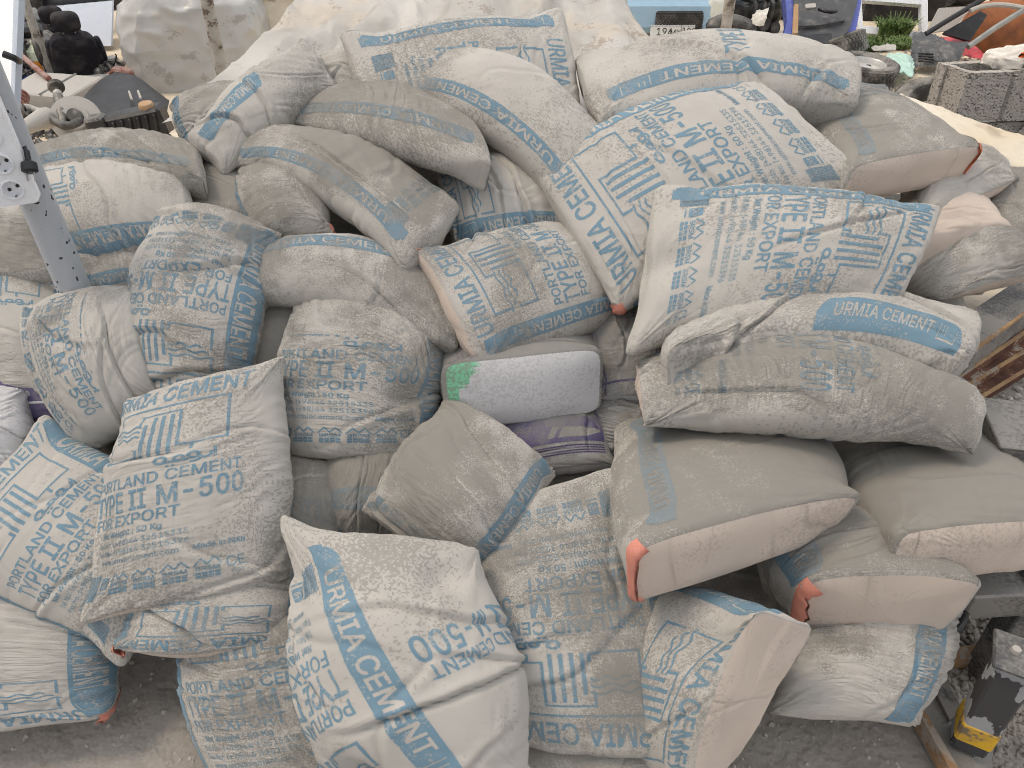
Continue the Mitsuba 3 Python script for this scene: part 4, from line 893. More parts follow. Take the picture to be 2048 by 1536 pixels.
part(key, 'shell', trimesh.Trimesh(dented(bbox((0.62, 0.42, 0.20), (0, 0, 0.13), bevel=0.01), 0.010, 6, 3, 0.05).vertices @ R.T + o, dented(bbox((0.62, 0.42, 0.20), (0, 0, 0.13), bevel=0.01), 0.010, 6, 3, 0.05).faces, process=False), 'pale_metal', 30)
part(key, 'lid_seam', trimesh.Trimesh(bbox((0.012, 0.43, 0.012), (0.06, 0, 0.235), bevel=0.002).vertices @ R.T + o, bbox((0.012, 0.43, 0.012), (0.06, 0, 0.235), bevel=0.002).faces, process=False), 'engine_metal')
# wheel arch liner and the ribbed manifold
P = AT([[(165, 196, 5.6), (200, 162, 5.75), (240, 146, 5.8), (285, 162, 5.75), (338, 202, 5.6)],
        [(172, 212, 5.35), (205, 190, 5.5), (245, 180, 5.55), (290, 192, 5.5), (335, 220, 5.35)],
        [(178, 240, 5.1), (210, 232, 5.2), (250, 228, 5.2), (290, 236, 5.2), (330, 250, 5.1)],
        [(185, 285, 4.9), (215, 285, 5.0), (250, 285, 5.0), (290, 285, 5.0), (330, 285, 4.9)]])
key = thing('arch_liner', 'black plastic wheel arch liner curving up in the middle of the scrap', 'arch liner')
part(key, 'shell', sheet(P, 40, 60, 0.006, 6, 3), 'black_plastic', True)
part(key, 'clip', cat([tube([at(258, 183, 5.42), at(264, 200, 5.3)], 0.008, 6), tube([at(276, 182, 5.42), at(282, 198, 5.3)], 0.008, 6)]), 'pale_metal')
key = thing('intake_manifold', 'black ribbed plastic manifold box with a tan cap beside the plastic sheet', 'manifold')
a, b_ = at(188, 238, 4.7), at(318, 212, 4.7); ux = unit(b_ - a); L_ = np.linalg.norm(b_ - a); R = np.stack([ux, np.cross(Z3, ux), Z3], 1); R[:, 1] = unit(np.cross(R[:, 2], ux)); R[:, 2] = np.cross(ux, R[:, 1]); ce = (a + b_) / 2
def w4(m): return trimesh.Trimesh(m.vertices @ R.T + ce, m.faces, process=False)
part(key, 'tank', w4(bbox((L_, 0.16, 0.20), (0, 0.04, -0.10), bevel=0.02)), 'black_plastic', 30)
for i in range(7): part(key, 'rib', w4(bbox((0.018, 0.03, 0.17), (-L_ * 0.38 + i * L_ * 0.125, -0.05, -0.11), roty(14), 0.006)), 'black_plastic')
part(key, 'cap', w4(lathe([(0, 0.03), (0.040, 0.03), (0.046, 0.02), (0.046, 0), (0, 0)], (L_ * 0.30, 0.02, 0.0), (0.1, -0.15, 1), 22)), 'wood_tan', 35)
part(key, 'end_box', w4(bbox((0.10, 0.14, 0.19), (-L_ * 0.46, -0.02, -0.075), bevel=0.015)), 'dark_metal')
# suspension pieces
key = thing('shock_absorber', 'worn grey shock absorber standing upright in front of the metal box', 'shock absorber')
a, b_ = at(112, 172, 4.9), at(128, 252, 4.7); dd = b_ - a
part(key, 'body', tube([a + dd * 0.28, b_], 0.030, 16), 'oily_metal', 40); part(key, 'rod', tube([a, a + dd * 0.3], 0.013, 12), 'engine_metal', 40)
part(key, 'top_mount', lathe([(0, 0), (0.045, 0), (0.05, 0.012), (0.04, 0.02), (0.048, 0.03), (0.03, 0.045), (0, 0.045)], a + dd * 0.06, -dd, 20), 'rubber', 35); part(key, 'eye', blob(a + dd * 0.2, (0.028, 0.028, 0.028), None, 2, 0, 1, 1, 2), 'pale_metal', True)
key = thing('brake_disc', 'rusty pale brake disc with its hub behind the shock absorber', 'brake disc')
o = at(153, 240, 4.8)
part(key, 'disc', lathe([(0.05, 0.0), (0.145, 0.0), (0.15, 0.008), (0.145, 0.022), (0.085, 0.024), (0.075, 0.05), (0.03, 0.05), (0.03, 0.0)], o, unit((0.35, -0.75, 0.62)), 40), 'pale_metal', 35)
part(key, 'hub', lathe([(0, 0.09), (0.04, 0.09), (0.05, 0.05), (0.07, 0.045), (0, 0.045)], o, unit((0.35, -0.75, 0.62)), 20), 'oily_metal', 35)
key = thing('axle_arm', 'pale tubular axle arm lying at the front edge of the scrap', 'axle arm')
part(key, 'tube', tube(bez(at(38, 262, 4.2), at(70, 246, 4.35), at(92, 230, 4.45), at(112, 236, 4.5), n=12), [0.03, 0.036, 0.04, 0.043, 0.047, 0.05, 0.055, 0.06, 0.06, 0.05, 0.04, 0.03], 14), 'pale_metal', True)
part(key, 'bracket', tube(bez(at(95, 226, 4.42), at(112, 250, 4.4), at(135, 262, 4.4), at(160, 240, 4.5), n=12), 0.024, 8), 'oily_metal', True)
part(key, 'boot', lathe([(0, 0), (0.04, 0), (0.03, 0.02), (0.038, 0.03), (0.03, 0.045), (0.034, 0.055), (0, 0.06)], at(40, 262, 4.2), unit(at(30, 268, 4.2) - at(70, 246, 4.3)), 16), 'rubber', 35)
key = thing('control_arm', 'small forked control arm beside the red coil spring', 'control arm')
part(key, 'arm', tube(bez(at(38, 222, 4.5), at(52, 205, 4.6), at(62, 222, 4.6), at(98, 228, 4.6), n=12), 0.022, 8), 'pale_metal', True)
part(key, 'bush', lathe([(0.015, -0.03), (0.035, -0.03), (0.035, 0.03), (0.015, 0.03)], at(40, 222, 4.5), (1, 0.3, 0.2), 16), 'rubber', 35)
single('coil_spring', spring(at(28, 232, 4.6), at(72, 246, 4.6), 0.055, 0.010, 4.5), 'oily_metal', 'dark coil spring lying behind the axle arm', 'spring', True)
single('coil_spring', spring(at(30, 212, 4.9), at(40, 190, 5.0), 0.05, 0.011, 4), 'copper_red', 'short red coil spring at the foot of the white door', 'spring', True)
for i in range(10):
    x_, y_ = rs.uniform(35, 180), rs.uniform(205, 270); z_ = 4.9 + rs.uniform(-0.1, 0.5)
    a = gr(x_, y_) + Z3 * 0.03; b_ = a + np.array([rs.uniform(-0.35, 0.35), rs.uniform(-0.2, 0.2), rs.uniform(0.0, 0.14)])
    key = thing('scrap_rod', f"bent {('oily', 'dark', 'pale')[i % 3]} metal rod {('beside the axle arm', 'under the metal box', 'behind the brake disc', 'at the foot of the white door', 'near the red coil spring', 'in front of the shock absorber', 'left of the arch liner', 'beside the control arm', 'behind the dark coil spring', 'at the front edge of the scrap')[i]}", 'rod', 'loose rods in the scrap')
    scene[key] = shape(tube(bez(a, (a + b_) / 2 + rs.uniform(-0.1, 0.1, 3), b_, n=9), rs.uniform(0.010, 0.022), 8), ('oily_metal', 'dark_metal', 'pale_metal')[i % 3], True)
key = thing('bottle', 'clear bottle half full of orange liquid beside the slim pale pole', 'bottle'); o = gr(88, 158)
part(key, 'liquid', lathe([(0, 0), (0.075, 0), (0.08, 0.02), (0.08, 0.17), (0, 0.17)], o, (0.06, 0, 1), 20), 'orange_liquid', 35)
part(key, 'shoulder', lathe([(0.08, 0.17), (0.08, 0.24), (0.03, 0.29), (0.028, 0.32), (0, 0.32)], o, (0.06, 0, 1), 20), 'jug_white', 35)
key = thing('jug', 'pale green plastic jug behind the orange bottle', 'jug'); o = gr(76, 150)
part(key, 'body', lathe([(0, 0), (0.10, 0), (0.11, 0.03), (0.11, 0.22), (0.04, 0.30), (0, 0.30)], o, (0, 0, 1), 18), 'jug_white', 35)
part(key, 'cap', lathe([(0, 0.37), (0.045, 0.37), (0.045, 0.295), (0, 0.295)], o, (0, 0, 1), 14), 'black_plastic', 35)
single('plastic_bag', blob(gr(68, 160) + Z3 * 0.03, (0.13, 0.08, 0.05), None, 2.4, 0.03, 9, 3, 4, 0.02), 'yellow_plastic', 'crumpled yellow plastic bag under the orange bottle', 'bag', True)
single('rag', blob(gr(58, 170) + Z3 * 0.02, (0.13, 0.08, 0.045), None, 2.2, 0.035, 10, 5, 4, 0.025), 'blue_cloth', 'crumpled blue rag under the yellow bag', 'rag', True)
single('red_pipe', tube(bez(at(40, 108, 6.4), at(62, 128, 6.2), at(80, 142, 6.1), at(98, 158, 6.0), n=10), 0.022, 8), 'copper_red', 'thin reddish pipe slanting in front of the slim pale pole', 'pipe', True)

# ------------------------------------------------------------------ the yard, upper right
# the light blue van: only part of its nose shows over the sacks
vz = at(1345, 40, 7.3); vy = vz[1]; vx = at(1275, 40, 7.3)[0]
key = thing('van', 'light blue van parked nose towards the heap behind the plastic sheet', 'van')
def vb(size, c, bevel=0.03, R=None): return bbox(size, (vx + c[0], vy + c[1], c[2]), R, bevel)
part(key, 'body', vb((1.66, 3.6, 0.62), (0, 1.85, 0.86), 0.06), 'van_blue', 30)
part(key, 'cabin', trimesh.convex.convex_hull(np.array([[vx + sx * w_, vy + y_, z_] for sx in (-1, 1) for (w_, y_, z_) in ((0.82, 0.12, 1.17), (0.70, 0.75, 1.80), (0.70, 3.6, 1.95), (0.82, 3.65, 1.17))])), 'van_blue', 20)
part(key, 'windscreen', hexa([(vx - 0.70, vy + 0.13, 1.22), (vx + 0.70, vy + 0.13, 1.22), (vx + 0.62, vy + 0.62, 1.80), (vx - 0.62, vy + 0.62, 1.80)], (0, 0.02, 0)), 'black_plastic')
part(key, 'bonnet_lip', vb((1.60, 0.10, 0.05), (0, 0.03, 0.86), 0.02), 'van_blue', 30)
def pyz(y): return (at(1345, y, 7.3))[2]
part(key, 'bumper', vb((1.68, 0.20, 0.30), (0, 0.0, 0.40), 0.06), 'van_blue', 30)
g0, g1 = at(1309, 24, 7.25), at(1403, 62, 7.25)
gc, gw, gh = (g0 + g1) / 2, g1[0] - g0[0], g0[2] - g1[2]
part(key, 'grille', bbox((gw, 0.05, gh + 0.05), (gc[0], vy - 0.095, gc[2]), bevel=0.015), 'ink_black')
mesh_ = []
for k in np.arange(-14, 15):
    for sgn in (-1, 1):
        l = LineString([(k * 0.028 - 0.3, -0.3 * sgn), (k * 0.028 + 0.3, 0.3 * sgn)]).buffer(0.0035).intersection(box(-gw / 2, -gh / 2, gw / 2, gh / 2))
        if not l.is_empty: mesh_.append(l)
m = cat([trimesh.creation.extrude_polygon(s, 0.006, engine='earcut') for s in mesh_ for s in getattr(s, 'geoms', [s])]); m.vertices = np.c_[m.vertices[:, 0] + gc[0], vy - 0.122 - m.vertices[:, 2], m.vertices[:, 1] + gc[2]]
part(key, 'grille_mesh', m, 'dark_metal')
p0, p1 = at(1302, 50, 7.2), at(1391, 80, 7.2)
pc, pw, ph = (p0 + p1) / 2, p1[0] - p0[0], 0.112
pl = part(key, 'number_plate', bbox((pw, 0.012, ph), (pc[0], vy - 0.135, pc[2]), rotx(-6), 0.004), 'plate_white')
def vtext(t, h, x, z, bold=False):
    m = meshkit.text_mesh(t, h, 0.002, bold); x0, x1 = m.bounds[:, 0]
    m.vertices = np.c_[m.vertices[:, 0] - x0 + x, vy - 0.1425 - m.vertices[:, 2], m.vertices[:, 1] + z]; return m
part(pl, 'plate_text', cat([vtext('196', 0.062, pc[0] - 0.15, pc[2] - 0.03), vtext('MX', 0.048, pc[0] - 0.02, pc[2] - 0.03), vtext('190', 0.052, pc[0] + pw / 2 - 0.118, pc[2] - 0.018)]), 'ink_black')
part(pl, 'plate_border', cat([bbox((0.004, 0.003, ph), (pc[0] + pw / 2 - 0.127, vy - 0.1425, pc[2]), bevel=0.0005), bbox((pw, 0.003, 0.004), (pc[0], vy - 0.1425, pc[2] + ph / 2 - 0.006), bevel=0.0005), bbox((pw, 0.003, 0.004), (pc[0], vy - 0.1425, pc[2] - ph / 2 + 0.006), bevel=0.0005)]), 'ink_black')
hl = at(1436, 14, 7.25)
for hx in (hl[0], 2 * vx - hl[0]):
    h_ = part(key, 'headlight', blob((hx, vy - 0.02, hl[2]), (0.12, 0.09, 0.11), None, 4, 0, 1, 1, 4), 'headlamp_glass', True)
for sx in (-1, 1):
    for yy in (0.7, 3.0): part(key, 'wheel', lathe([(0.12, -0.09), (0.27, -0.09), (0.30, -0.06), (0.30, 0.06), (0.27, 0.09), (0.12, 0.09), (0.12, -0.09)], (vx + sx * 0.72, vy + yy, 0.29), (1, 0, 0), 28), 'rubber', 35)
# dark scrap between van and door
for i, (x_, y_, z_, r_, rt) in enumerate(((1500, 62, 7.9, 0.30, 20), (1545, 30, 8.6, 0.36, -30), (1490, 14, 8.9, 0.34, 50), (1545, -8, 9.4, 0.34, 10))):
    o = gr(x_, y_)
    engine(o - Z3 * 0.02, 0.9, rt, ('heap of dark car parts right of the pale pipe post', 'dark engine parts left of the blue framed car door', 'dark engine parts at the top edge above the pale pipe post', 'dark engine parts at the top edge left of the door')[i], ('dark_metal', 'oily_metal')[i % 2], 10 + i)
key = thing('bumper', 'dark bent bumper strip lying at the foot of the pale pipe post', 'bumper')
scene[key] = shape(tube(bez(at(1420, 60, 6.3), at(1445, 36, 6.4), at(1480, 48, 6.5), at(1500, 60, 6.5), n=12), [0.04] + [0.075] * 10 + [0.04], 10), 'dark_metal', True)
P = AT([[(1512, 22, 7.3), (1525, 20, 7.3), (1538, 18, 7.3)], [(1505, 34, 7.25), (1518, 34, 7.2), (1532, 34, 7.2)], [(1498, 48, 7.2), (1512, 50, 7.2), (1526, 48, 7.2)]])
single('white_rag', sheet(P, 24, 24, 0.03, 9, 5), 'cloth_white', 'white scrap of cloth lying on the dark car parts', 'rag', True)
# car door, blue outside, its dark lining towards us
key = thing('scrapped_car_door', 'loose blue car door with its dark grey inner lining towards the heap', 'car door')
dz_ = 7.4
outer = [(1568, -30), (1724, -30), (1722, 8), (1712, 60), (1688, 98), (1600, 98), (1562, 92), (1574, 40)]
def slab(pts, z, thick, tilt=0.0): 
    a = np.array([at(x_, y_, z + tilt * (y_ - 40)) for x_, y_ in pts]); o = a.mean(0); e1 = unit(a[1] - a[0]); nn = unit(np.cross(e1, a[3] - a[0])); nn = nn if nn[1] < 0 else -nn; e2 = np.cross(nn, e1)
    poly = Polygon(np.c_[(a - o) @ e1, (a - o) @ e2]); q_ = poly.buffer(-0.012).buffer(0.012, 4); poly = q_ if q_.geom_type == 'Polygon' and q_.area > 0.6 * poly.area else poly
    m = trimesh.creation.extrude_polygon(poly, thick, engine='earcut'); v = o + m.vertices[:, :1] * e1 + m.vertices[:, 1:2] * e2 - m.vertices[:, 2:3] * nn
    m = trimesh.Trimesh(v, m.faces, process=False)
    return m
part(key, 'skin', slab(outer, dz_, 0.10, -0.003), 'blue_paint', 30)
lining = [(1588, -26), (1716, -26), (1714, 6), (1700, 55), (1676, 92), (1630, 92), (1586, 70), (1590, 30)]
part(key, 'lining', slab(lining, dz_ - 0.06, 0.06, -0.003), 'interior_grey', 30)
part(key, 'armrest', slab([(1592, 40), (1692, 32), (1690, 40), (1640, 50), (1592, 52)], dz_ - 0.12, 0.07, -0.003), 'interior_grey', 30)
part(key, 'grip', tube([at(1638, 18, 7.26), at(1650, 22, 7.2), at(1664, 24, 7.2), at(1672, 22, 7.26)], 0.018, 8), 'black_plastic', True)
part(key, 'door_pocket', slab([(1606, 70), (1665, 66), (1662, 86), (1610, 88)], dz_ - 0.12, 0.07, -0.003), 'black_plastic', 30)
part(key, 'opener', slab([(1610, 8), (1632, 6), (1632, 14), (1612, 16)], dz_ - 0.085, 0.03, -0.003), 'pale_metal', 30)
single('wooden_lath', slab([(1589, 8), (1597, 8), (1596, 66), (1586, 66)], 7.1, 0.03, -0.003), 'wood_tan', 'narrow wooden lath leaning on the car door', 'lath')
# white window frame in front of a dark hollow
key = thing('window_frame', 'white painted window frame standing behind the weeds', 'window frame')
fz = 8.4
for nm, pts in (('bottom_rail', [(1716, 50), (1856, 66), (1856, 80), (1716, 64)]), ('right_stile', [(1843, -20), (1856, -20), (1856, 66), (1843, 64)]), ('top_rail', [(1722, -12), (1843, -4), (1843, 9), (1722, 0)]), ('left_stile', [(1716, -20), (1722, -20), (1726, 51), (1716, 50)])):
    part(key, nm, slab(pts, fz, 0.07), 'white_paint')
single('dark_box', bbox((0.95, 0.9, 1.3), at(1785, 20, 9.3) + np.array([0, 0.1, -0.2]), bevel=0.03), 'black_plastic', 'dark hollow car shell behind the white window frame', 'car shell')
engine(gr(1890, 6), 1.2, 10, 'dark car parts behind the pale panel at the top right', 'dark_metal', 21)
engine(gr(1950, -20), 1.2, -30, 'dark car parts at the top right corner behind the door frame', 'oily_metal', 22)
engine(gr(2030, 30), 1.0, 15, 'dark car parts behind the rusty tank', 'dark_metal', 23)
# weeds and grass
def weeds(px_list, h, seed, n, w=0.012):
    r = np.random.RandomState(seed); V, Fc = [], []
    for _ in range(n):
        c_ = px_list[r.randint(len(px_list))]; o = gr(c_[0] + r.uniform(-c_[2], c_[2]), c_[1] + r.uniform(-c_[3], c_[3])); a_ = r.uniform(0, 6.28); L = h * r.uniform(0.4, 1.1); b = r.uniform(0.2, 1.4)
        d = np.array([math.cos(a_), math.sin(a_), 0]); s = np.array([-d[1], d[0], 0]) * w * r.uniform(0.6, 1.4)
        p = [o - s, o + s, o + d * L * b * 0.4 + Z3 * L * 0.6 + s * 0.9, o + d * L * b * 0.4 + Z3 * L * 0.6 - s * 0.9, o + d * L * b + Z3 * L * r.uniform(0.7, 1.0)]
        k = len(V); V += p; Fc += [[k, k + 1, k + 2], [k, k + 2, k + 3], [k + 3, k + 2, k + 4]]
    return trimesh.Trimesh(V, Fc, process=False)
single('grass', weeds([(1765, 88, 50, 10), (1800, 90, 22, 9), (1735, 86, 14, 8), (1745, 98, 30, 4)], 0.055, 3, 2600, 0.008), 'leaf_green', 'patch of green grass in front of the white window frame', 'grass', kind='stuff')
key = thing('weed', 'bushy green weed growing through the white window frame', 'weed')
part(key, 'leaves', weeds([(1785, 66, 26, 8), (1775, 66, 20, 6), (1800, 66, 16, 6)], 0.17, 7, 420, 0.012), 'leaf_green')
part(key, 'stems', cat([tube(bez(gr(1775 + 7 * i, 70), gr(1775 + 7 * i, 70) + Z3 * 0.12, gr(1770 + 10 * i, 66) + Z3 * 0.22, n=6), 0.005, 5) for i in range(5)]), 'leaf_green')
# crumpled dark bumper, red strip, panels, tank, door frame
P = AT([[(1828, 68, 7.6), (1850, 66, 7.5), (1880, 78, 7.35), (1905, 84, 7.25), (1940, 88, 7.2)],
        [(1822, 84, 7.25), (1850, 90, 7.2), (1880, 97, 7.1), (1908, 100, 7.05), (1934, 96, 7.05)],
        [(1820, 108, 7.15), (1850, 112, 7.1), (1880, 115, 7.0), (1905, 118, 7.0), (1925, 112, 7.0)],
        [(1820, 136, 7.1), (1850, 134, 7.05), (1880, 131, 7.0), (1905, 134, 7.0), (1918, 128, 7.0)]])
key = thing('crumpled_bumper', 'crumpled dark green grey bumper lying on the sand below the window frame', 'bumper')
part(key, 'shell', sheet(P, 50, 50, 0.03, 7, 6), 'dark_steel', True)
for i in range(4): part(key, 'slot', slab([(1838, 105 + i * 5), (1868, 107 + i * 5), (1868, 109 + i * 5), (1838, 107 + i * 5)], 6.98, 0.02), 'ink_black')
single('red_body_part', sheet(AT([[(1880, 74, 7.6), (1920, 78, 7.5), (1945, 92, 7.4), (1985, 118, 7.3)], [(1885, 82, 7.5), (1920, 88, 7.4), (1940, 106, 7.3), (1975, 120, 7.2)], [(1890, 96, 7.4), (1925, 112, 7.3), (1945, 116, 7.2), (1970, 122, 7.15)]]), 30, 40, 0.02, 7, 3), 'red_paint', 'torn red car body part behind the crumpled bumper', 'body part', True)
single('pale_panel', slab([(1878, 16), (1948, 12), (1905, 60), (1852, 66)], 8.0, 0.02), 'pale_metal', 'pale grey sheet panel leaning behind the dark door frame', 'panel')
o = at(2012, 62, 7.8)
key = thing('rusty_tank', 'rust orange steel tank lying at the right behind the door frame', 'tank')
part(key, 'shell', lathe([(0, -0.30), (0.14, -0.285), (0.24, -0.22), (0.28, -0.13), (0.29, 0.0), (0.29, 0.9), (0.2, 1.05), (0, 1.08)], o + X3 * -0.12, unit((1, 0.25, 0.06)), 48), 'rust_tank', 40)
part(key, 'weld_seam', lathe([(0.288, 0.16), (0.298, 0.165), (0.298, 0.18), (0.288, 0.185)], o + X3 * -0.12, unit((1, 0.25, 0.06)), 48), 'rust_tank', 40)
part(key, 'support', cat([bbox((0.06, 0.4, o[2] - 0.2), (o[0] + 0.05, o[1], (o[2] - 0.2) / 2)), bbox((0.06, 0.4, o[2] - 0.2), (o[0] + 0.6, o[1] + 0.15, (o[2] - 0.2) / 2))]), 'rust_bar')
key = thing('door_frame', 'loose car door window frame of dark and bare metal in front of the tank', 'door frame')
part(key, 'lower_rail', tube([at(1936, 94, 7.0), at(1990, 56, 7.0), at(2060, 12, 7.0)], 0.026, 8), 'engine_metal', 40)
part(key, 'upper_rail', tube(bez(at(1852, 68, 7.2), at(1905, 34, 7.15), at(1945, 12, 7.1), at(2000, -22, 7.1), n=12), 0.024, 8), 'black_plastic', 40)
part(key, 'arched_rail', tube(bez(at(1940, 22, 7.1), at(1975, 4, 7.1), at(2015, 8, 7.05), at(2052, 18, 7.0), n=12), 0.022, 8), 'pale_metal', 40)
part(key, 'dark_lining', slab([(1884, 66), (1960, 22), (1975, 30), (1940, 82)], 7.35, 0.03), 'black_plastic')
# tyres
def tyre(o, axis, r, w_, label, rim=True):
    key = thing('tyre', label, 'tyre'); R = frame(axis)
    prof = [(r * 0.60, -w_ * 0.42), (r * 0.80, -w_ * 0.52), (r * 0.93, -w_ * 0.49), (r * 0.985, -w_ * 0.38), (r * 0.985, w_ * 0.38), (r * 0.93, w_ * 0.49), (r * 0.80, w_ * 0.52), (r * 0.60, w_ * 0.42), (r * 0.56, w_ * 0.3), (r * 0.56, -w_ * 0.3), (r * 0.60, -w_ * 0.42)]
    part(key, 'carcass', lathe(prof, o, axis, 56), 'rubber', 35)
    bl = []
    for k in range(44):
        a = k / 44 * 2 * math.pi
        for q in range(4):
            aa = a + (q % 2) * math.pi / 44; e = np.array([math.cos(aa), math.sin(aa), 0])
            Rl = np.stack([e, np.array([-e[1], e[0], 0]), Z3], 1)
            bl.append(bbox((r * 0.03, r * 0.105, w_ * 0.19), e * r + Z3 * (q - 1.5) * w_ * 0.225, Rl, 0.002))
    m = cat(bl); part(key, 'tread', trimesh.Trimesh(m.vertices @ R.T + o, m.faces, process=False), 'rubber', kind='stuff')
    if rim:
        rm = part(key, 'rim', lathe([(0.0, w_ * 0.20), (r * 0.16, w_ * 0.22), (r * 0.2, w_ * 0.12), (r * 0.5, w_ * 0.16), (r * 0.56, w_ * 0.36), (r * 0.61, w_ * 0.42), (r * 0.60, w_ * 0.30), (r * 0.52, -w_ * 0.3), (0, -w_ * 0.3)], o, axis, 40), 'rim_metal', 35)
        holes = [lathe([(0, 0.001), (r * 0.085, 0.001), (r * 0.085, -0.004), (0, -0.004)], R @ np.array([math.cos(a) * r * 0.35, math.sin(a) * r * 0.35, w_ * 0.155]) + o, axis, 12) for a in np.arange(5) * 2 * math.pi / 5]
        part(rm, 'vent_hole', cat(holes), 'ink_black')
    return key
tyre(gr(1738, 178) + np.array([0, 0.18, 0.10]), unit((0.05, -0.10, 1)), 0.27, 0.19, 'tyre on a pale rim lying flat on the sand behind the top right sack')
tyre(gr(1682, 132) + np.array([0, 0.12, 0.13]), unit((-0.35, 0.35, 0.9)), 0.24, 0.20, 'tyre lying tilted behind the flat tyre, below the car door')
tyre(gr(1872, 235) + np.array([0, 0.1, 0.08]), unit((-0.25, -0.15, 0.95)), 0.30, 0.17, 'dark tyre half hidden between the concrete blocks and the cream sheet', False)
P = AT([[(1712, 118, 7.3), (1745, 122, 7.3), (1790, 112, 7.3), (1820, 118, 7.3)], [(1715, 126, 7.1), (1760, 128, 7.05), (1795, 122, 6.95), (1824, 128, 7.0)], [(1720, 134, 6.95), (1765, 138, 6.9), (1800, 142, 6.8), (1826, 148, 6.75)], [(1740, 140, 6.85), (1770, 145, 6.8), (1800, 152, 6.7), (1824, 152, 6.7)]])
single('film_scrap', sheet(P, 40, 40, 0.035, 8, 2), 'teal_film', 'crumpled pale green film lying on the sand beside the flat tyre', 'film', True)
single('film_scrap', sheet(AT([[(1742, 96, 7.6), (1765, 92, 7.6), (1788, 90, 7.6)], [(1745, 100, 7.4), (1768, 98, 7.4), (1792, 97, 7.4)], [(1748, 102, 7.35), (1770, 101, 7.35), (1790, 101, 7.35)]]), 16, 24, 0.02, 8, 6), 'pale_metal', 'grey crumpled scrap on the grass below the window frame', 'scrap', True)
# hollow concrete blocks
def block(o, R, label, l=0.40, h=0.20, d=0.19):
    key = thing('concrete_block', label, 'concrete block', 'stacked concrete blocks')
    pol = box(-l / 2, -h / 2, l / 2, h / 2)
    for sx in (-1, 1): pol = pol.difference(box(sx * l / 4 - l * 0.17, -h * 0.32, sx * l / 4 + l * 0.17, h * 0.32))
    for sx in (-1, 1): pol = pol.difference(box(sx * l / 2 - 0.012, -h * 0.2, sx * l / 2 + 0.012, h * 0.2))
    for sy in (-1, 1): pol = pol.difference(Polygon([(-0.012, sy * h / 2), (0, sy * (h / 2 - 0.016)), (0.012, sy * h / 2)]))
    pol = pol.buffer(-0.004, 2).buffer(0.004, 2)
    m = trimesh.creation.extrude_polygon(pol, d, engine='earcut'); m = m.subdivide_to_size(0.03); m.merge_vertices()
    v = m.vertices - [0, 0, d / 2]; v = v + (meshkit.noise(v * 60, 3)[:, None] - 0.5) * 0.004
    scene[key] = shape(trimesh.Trimesh(v @ np.asarray(R).T + o, m.faces, process=False), 'block_concrete', 30)
Rb = rotz(8) @ rotx(-2)
bo = at(1982, 182, 3.10)
block(bo, Rb, 'speckled hollow concrete block on top of the stack, under the orange gloves')
block(bo + Rb @ np.array([0.33, -0.06, -0.15]), rotz(8) @ roty(28) @ rotx(8), 'speckled concrete block tilted against the top block at the right frame edge')
block(bo + Rb @ np.array([0.30, -0.20, -0.32]), rotz(20) @ roty(30) @ rotx(20), 'speckled concrete block lowest at the right frame edge behind the cream sheet')
for i, w_ in enumerate(('second', 'third', 'fourth', 'lowest')):
    block(bo + Rb @ np.array([0.04 * (i % 2), 0.02, -0.20 * (i + 1)]), Rb, f'speckled concrete block, {w_} from the top of the stack under the orange gloves')
single('cloth', blob(bo + np.array([0.10, 0.03, 0.115]), (0.15, 0.10, 0.035), rotz(15), 2.3, 0.02, 12, 4, 4, 0.012), 'cloth_white', 'crumpled off white cloth on the top concrete block', 'cloth', True)
key = thing('glove', 'rolled orange work gloves on the top concrete block', 'gloves')
go = bo + np.array([0.13, -0.06, 0.130])
part(key, 'roll', blob(go, (0.085, 0.04, 0.026), rotz(-8), 2.4, 0.010, 22, 3, 4, 0.010), 'orange_cloth', True)
for i in range(5): part(key, 'finger', tube(bez(go + (0.03, -0.01, 0.0), go + (0.07, -0.035 + i * 0.016, 0.025), go + (0.12, -0.035 + i * 0.02, 0.015), n=8), [0.006, 0.011, 0.012, 0.012, 0.012, 0.012, 0.010, 0.004], 8), 'orange_cloth', True)
part(key, 'cuff', tube([go + (-0.095, -0.006, 0.0), go + (-0.06, -0.004, 0.002)], [0.028, 0.024], 14, False), 'black_cloth', True)

# ------------------------------------------------------------------ steel at the right: bars, block, frame, painted leg
def bar(x0, y0, x1, y1, h, wd, th, name, label, mat='rust_bar'):
    a, b_ = gr(x0, y0, h), gr(x1, y1, h); ux = unit(b_ - a); a = a - ux * 0.3; b_ = b_ + ux * 0.5; side = unit(np.cross(Z3, ux)); c_ = (a + b_) / 2; L = np.linalg.norm(b_ - a)
    R = np.stack([ux, side, Z3], 1)
    key = thing(name, label, 'steel bar'); 
    part(key, 'flange', bbox((L, wd, th), c_, R, 0.002), mat)
    part(key, 'web', bbox((L, th, wd * 0.7), c_ + side * -wd * 0.5 - Z3 * (wd * 0.35 + th), R, 0.002), mat)
    part(key, 'worn_edge', bbox((L, 0.012, th + 0.004), c_ - side * (wd * 0.5 + 0.004), R, 0.002), 'rust_edge')
bar(1900, 690, 2048, 588, 0.34, 0.13, 0.012, 'channel_bar', 'wide dusty steel channel lying uppermost above the rusty bars', 'dark_steel')
bar(1890, 752, 2048, 648, 0.24, 0.055, 0.010, 'angle_bar', 'dark rusty angle bar below the wide channel')
bar(1905, 772, 2048, 688, 0.17, 0.05, 0.010, 'angle_bar', 'middle rusty angle bar of the stack beside the heap')
bar(1950, 785, 2048, 726, 0.10, 0.05, 0.010, 'angle_bar', 'lowest rusty angle bar, nearest the pale pebbles')
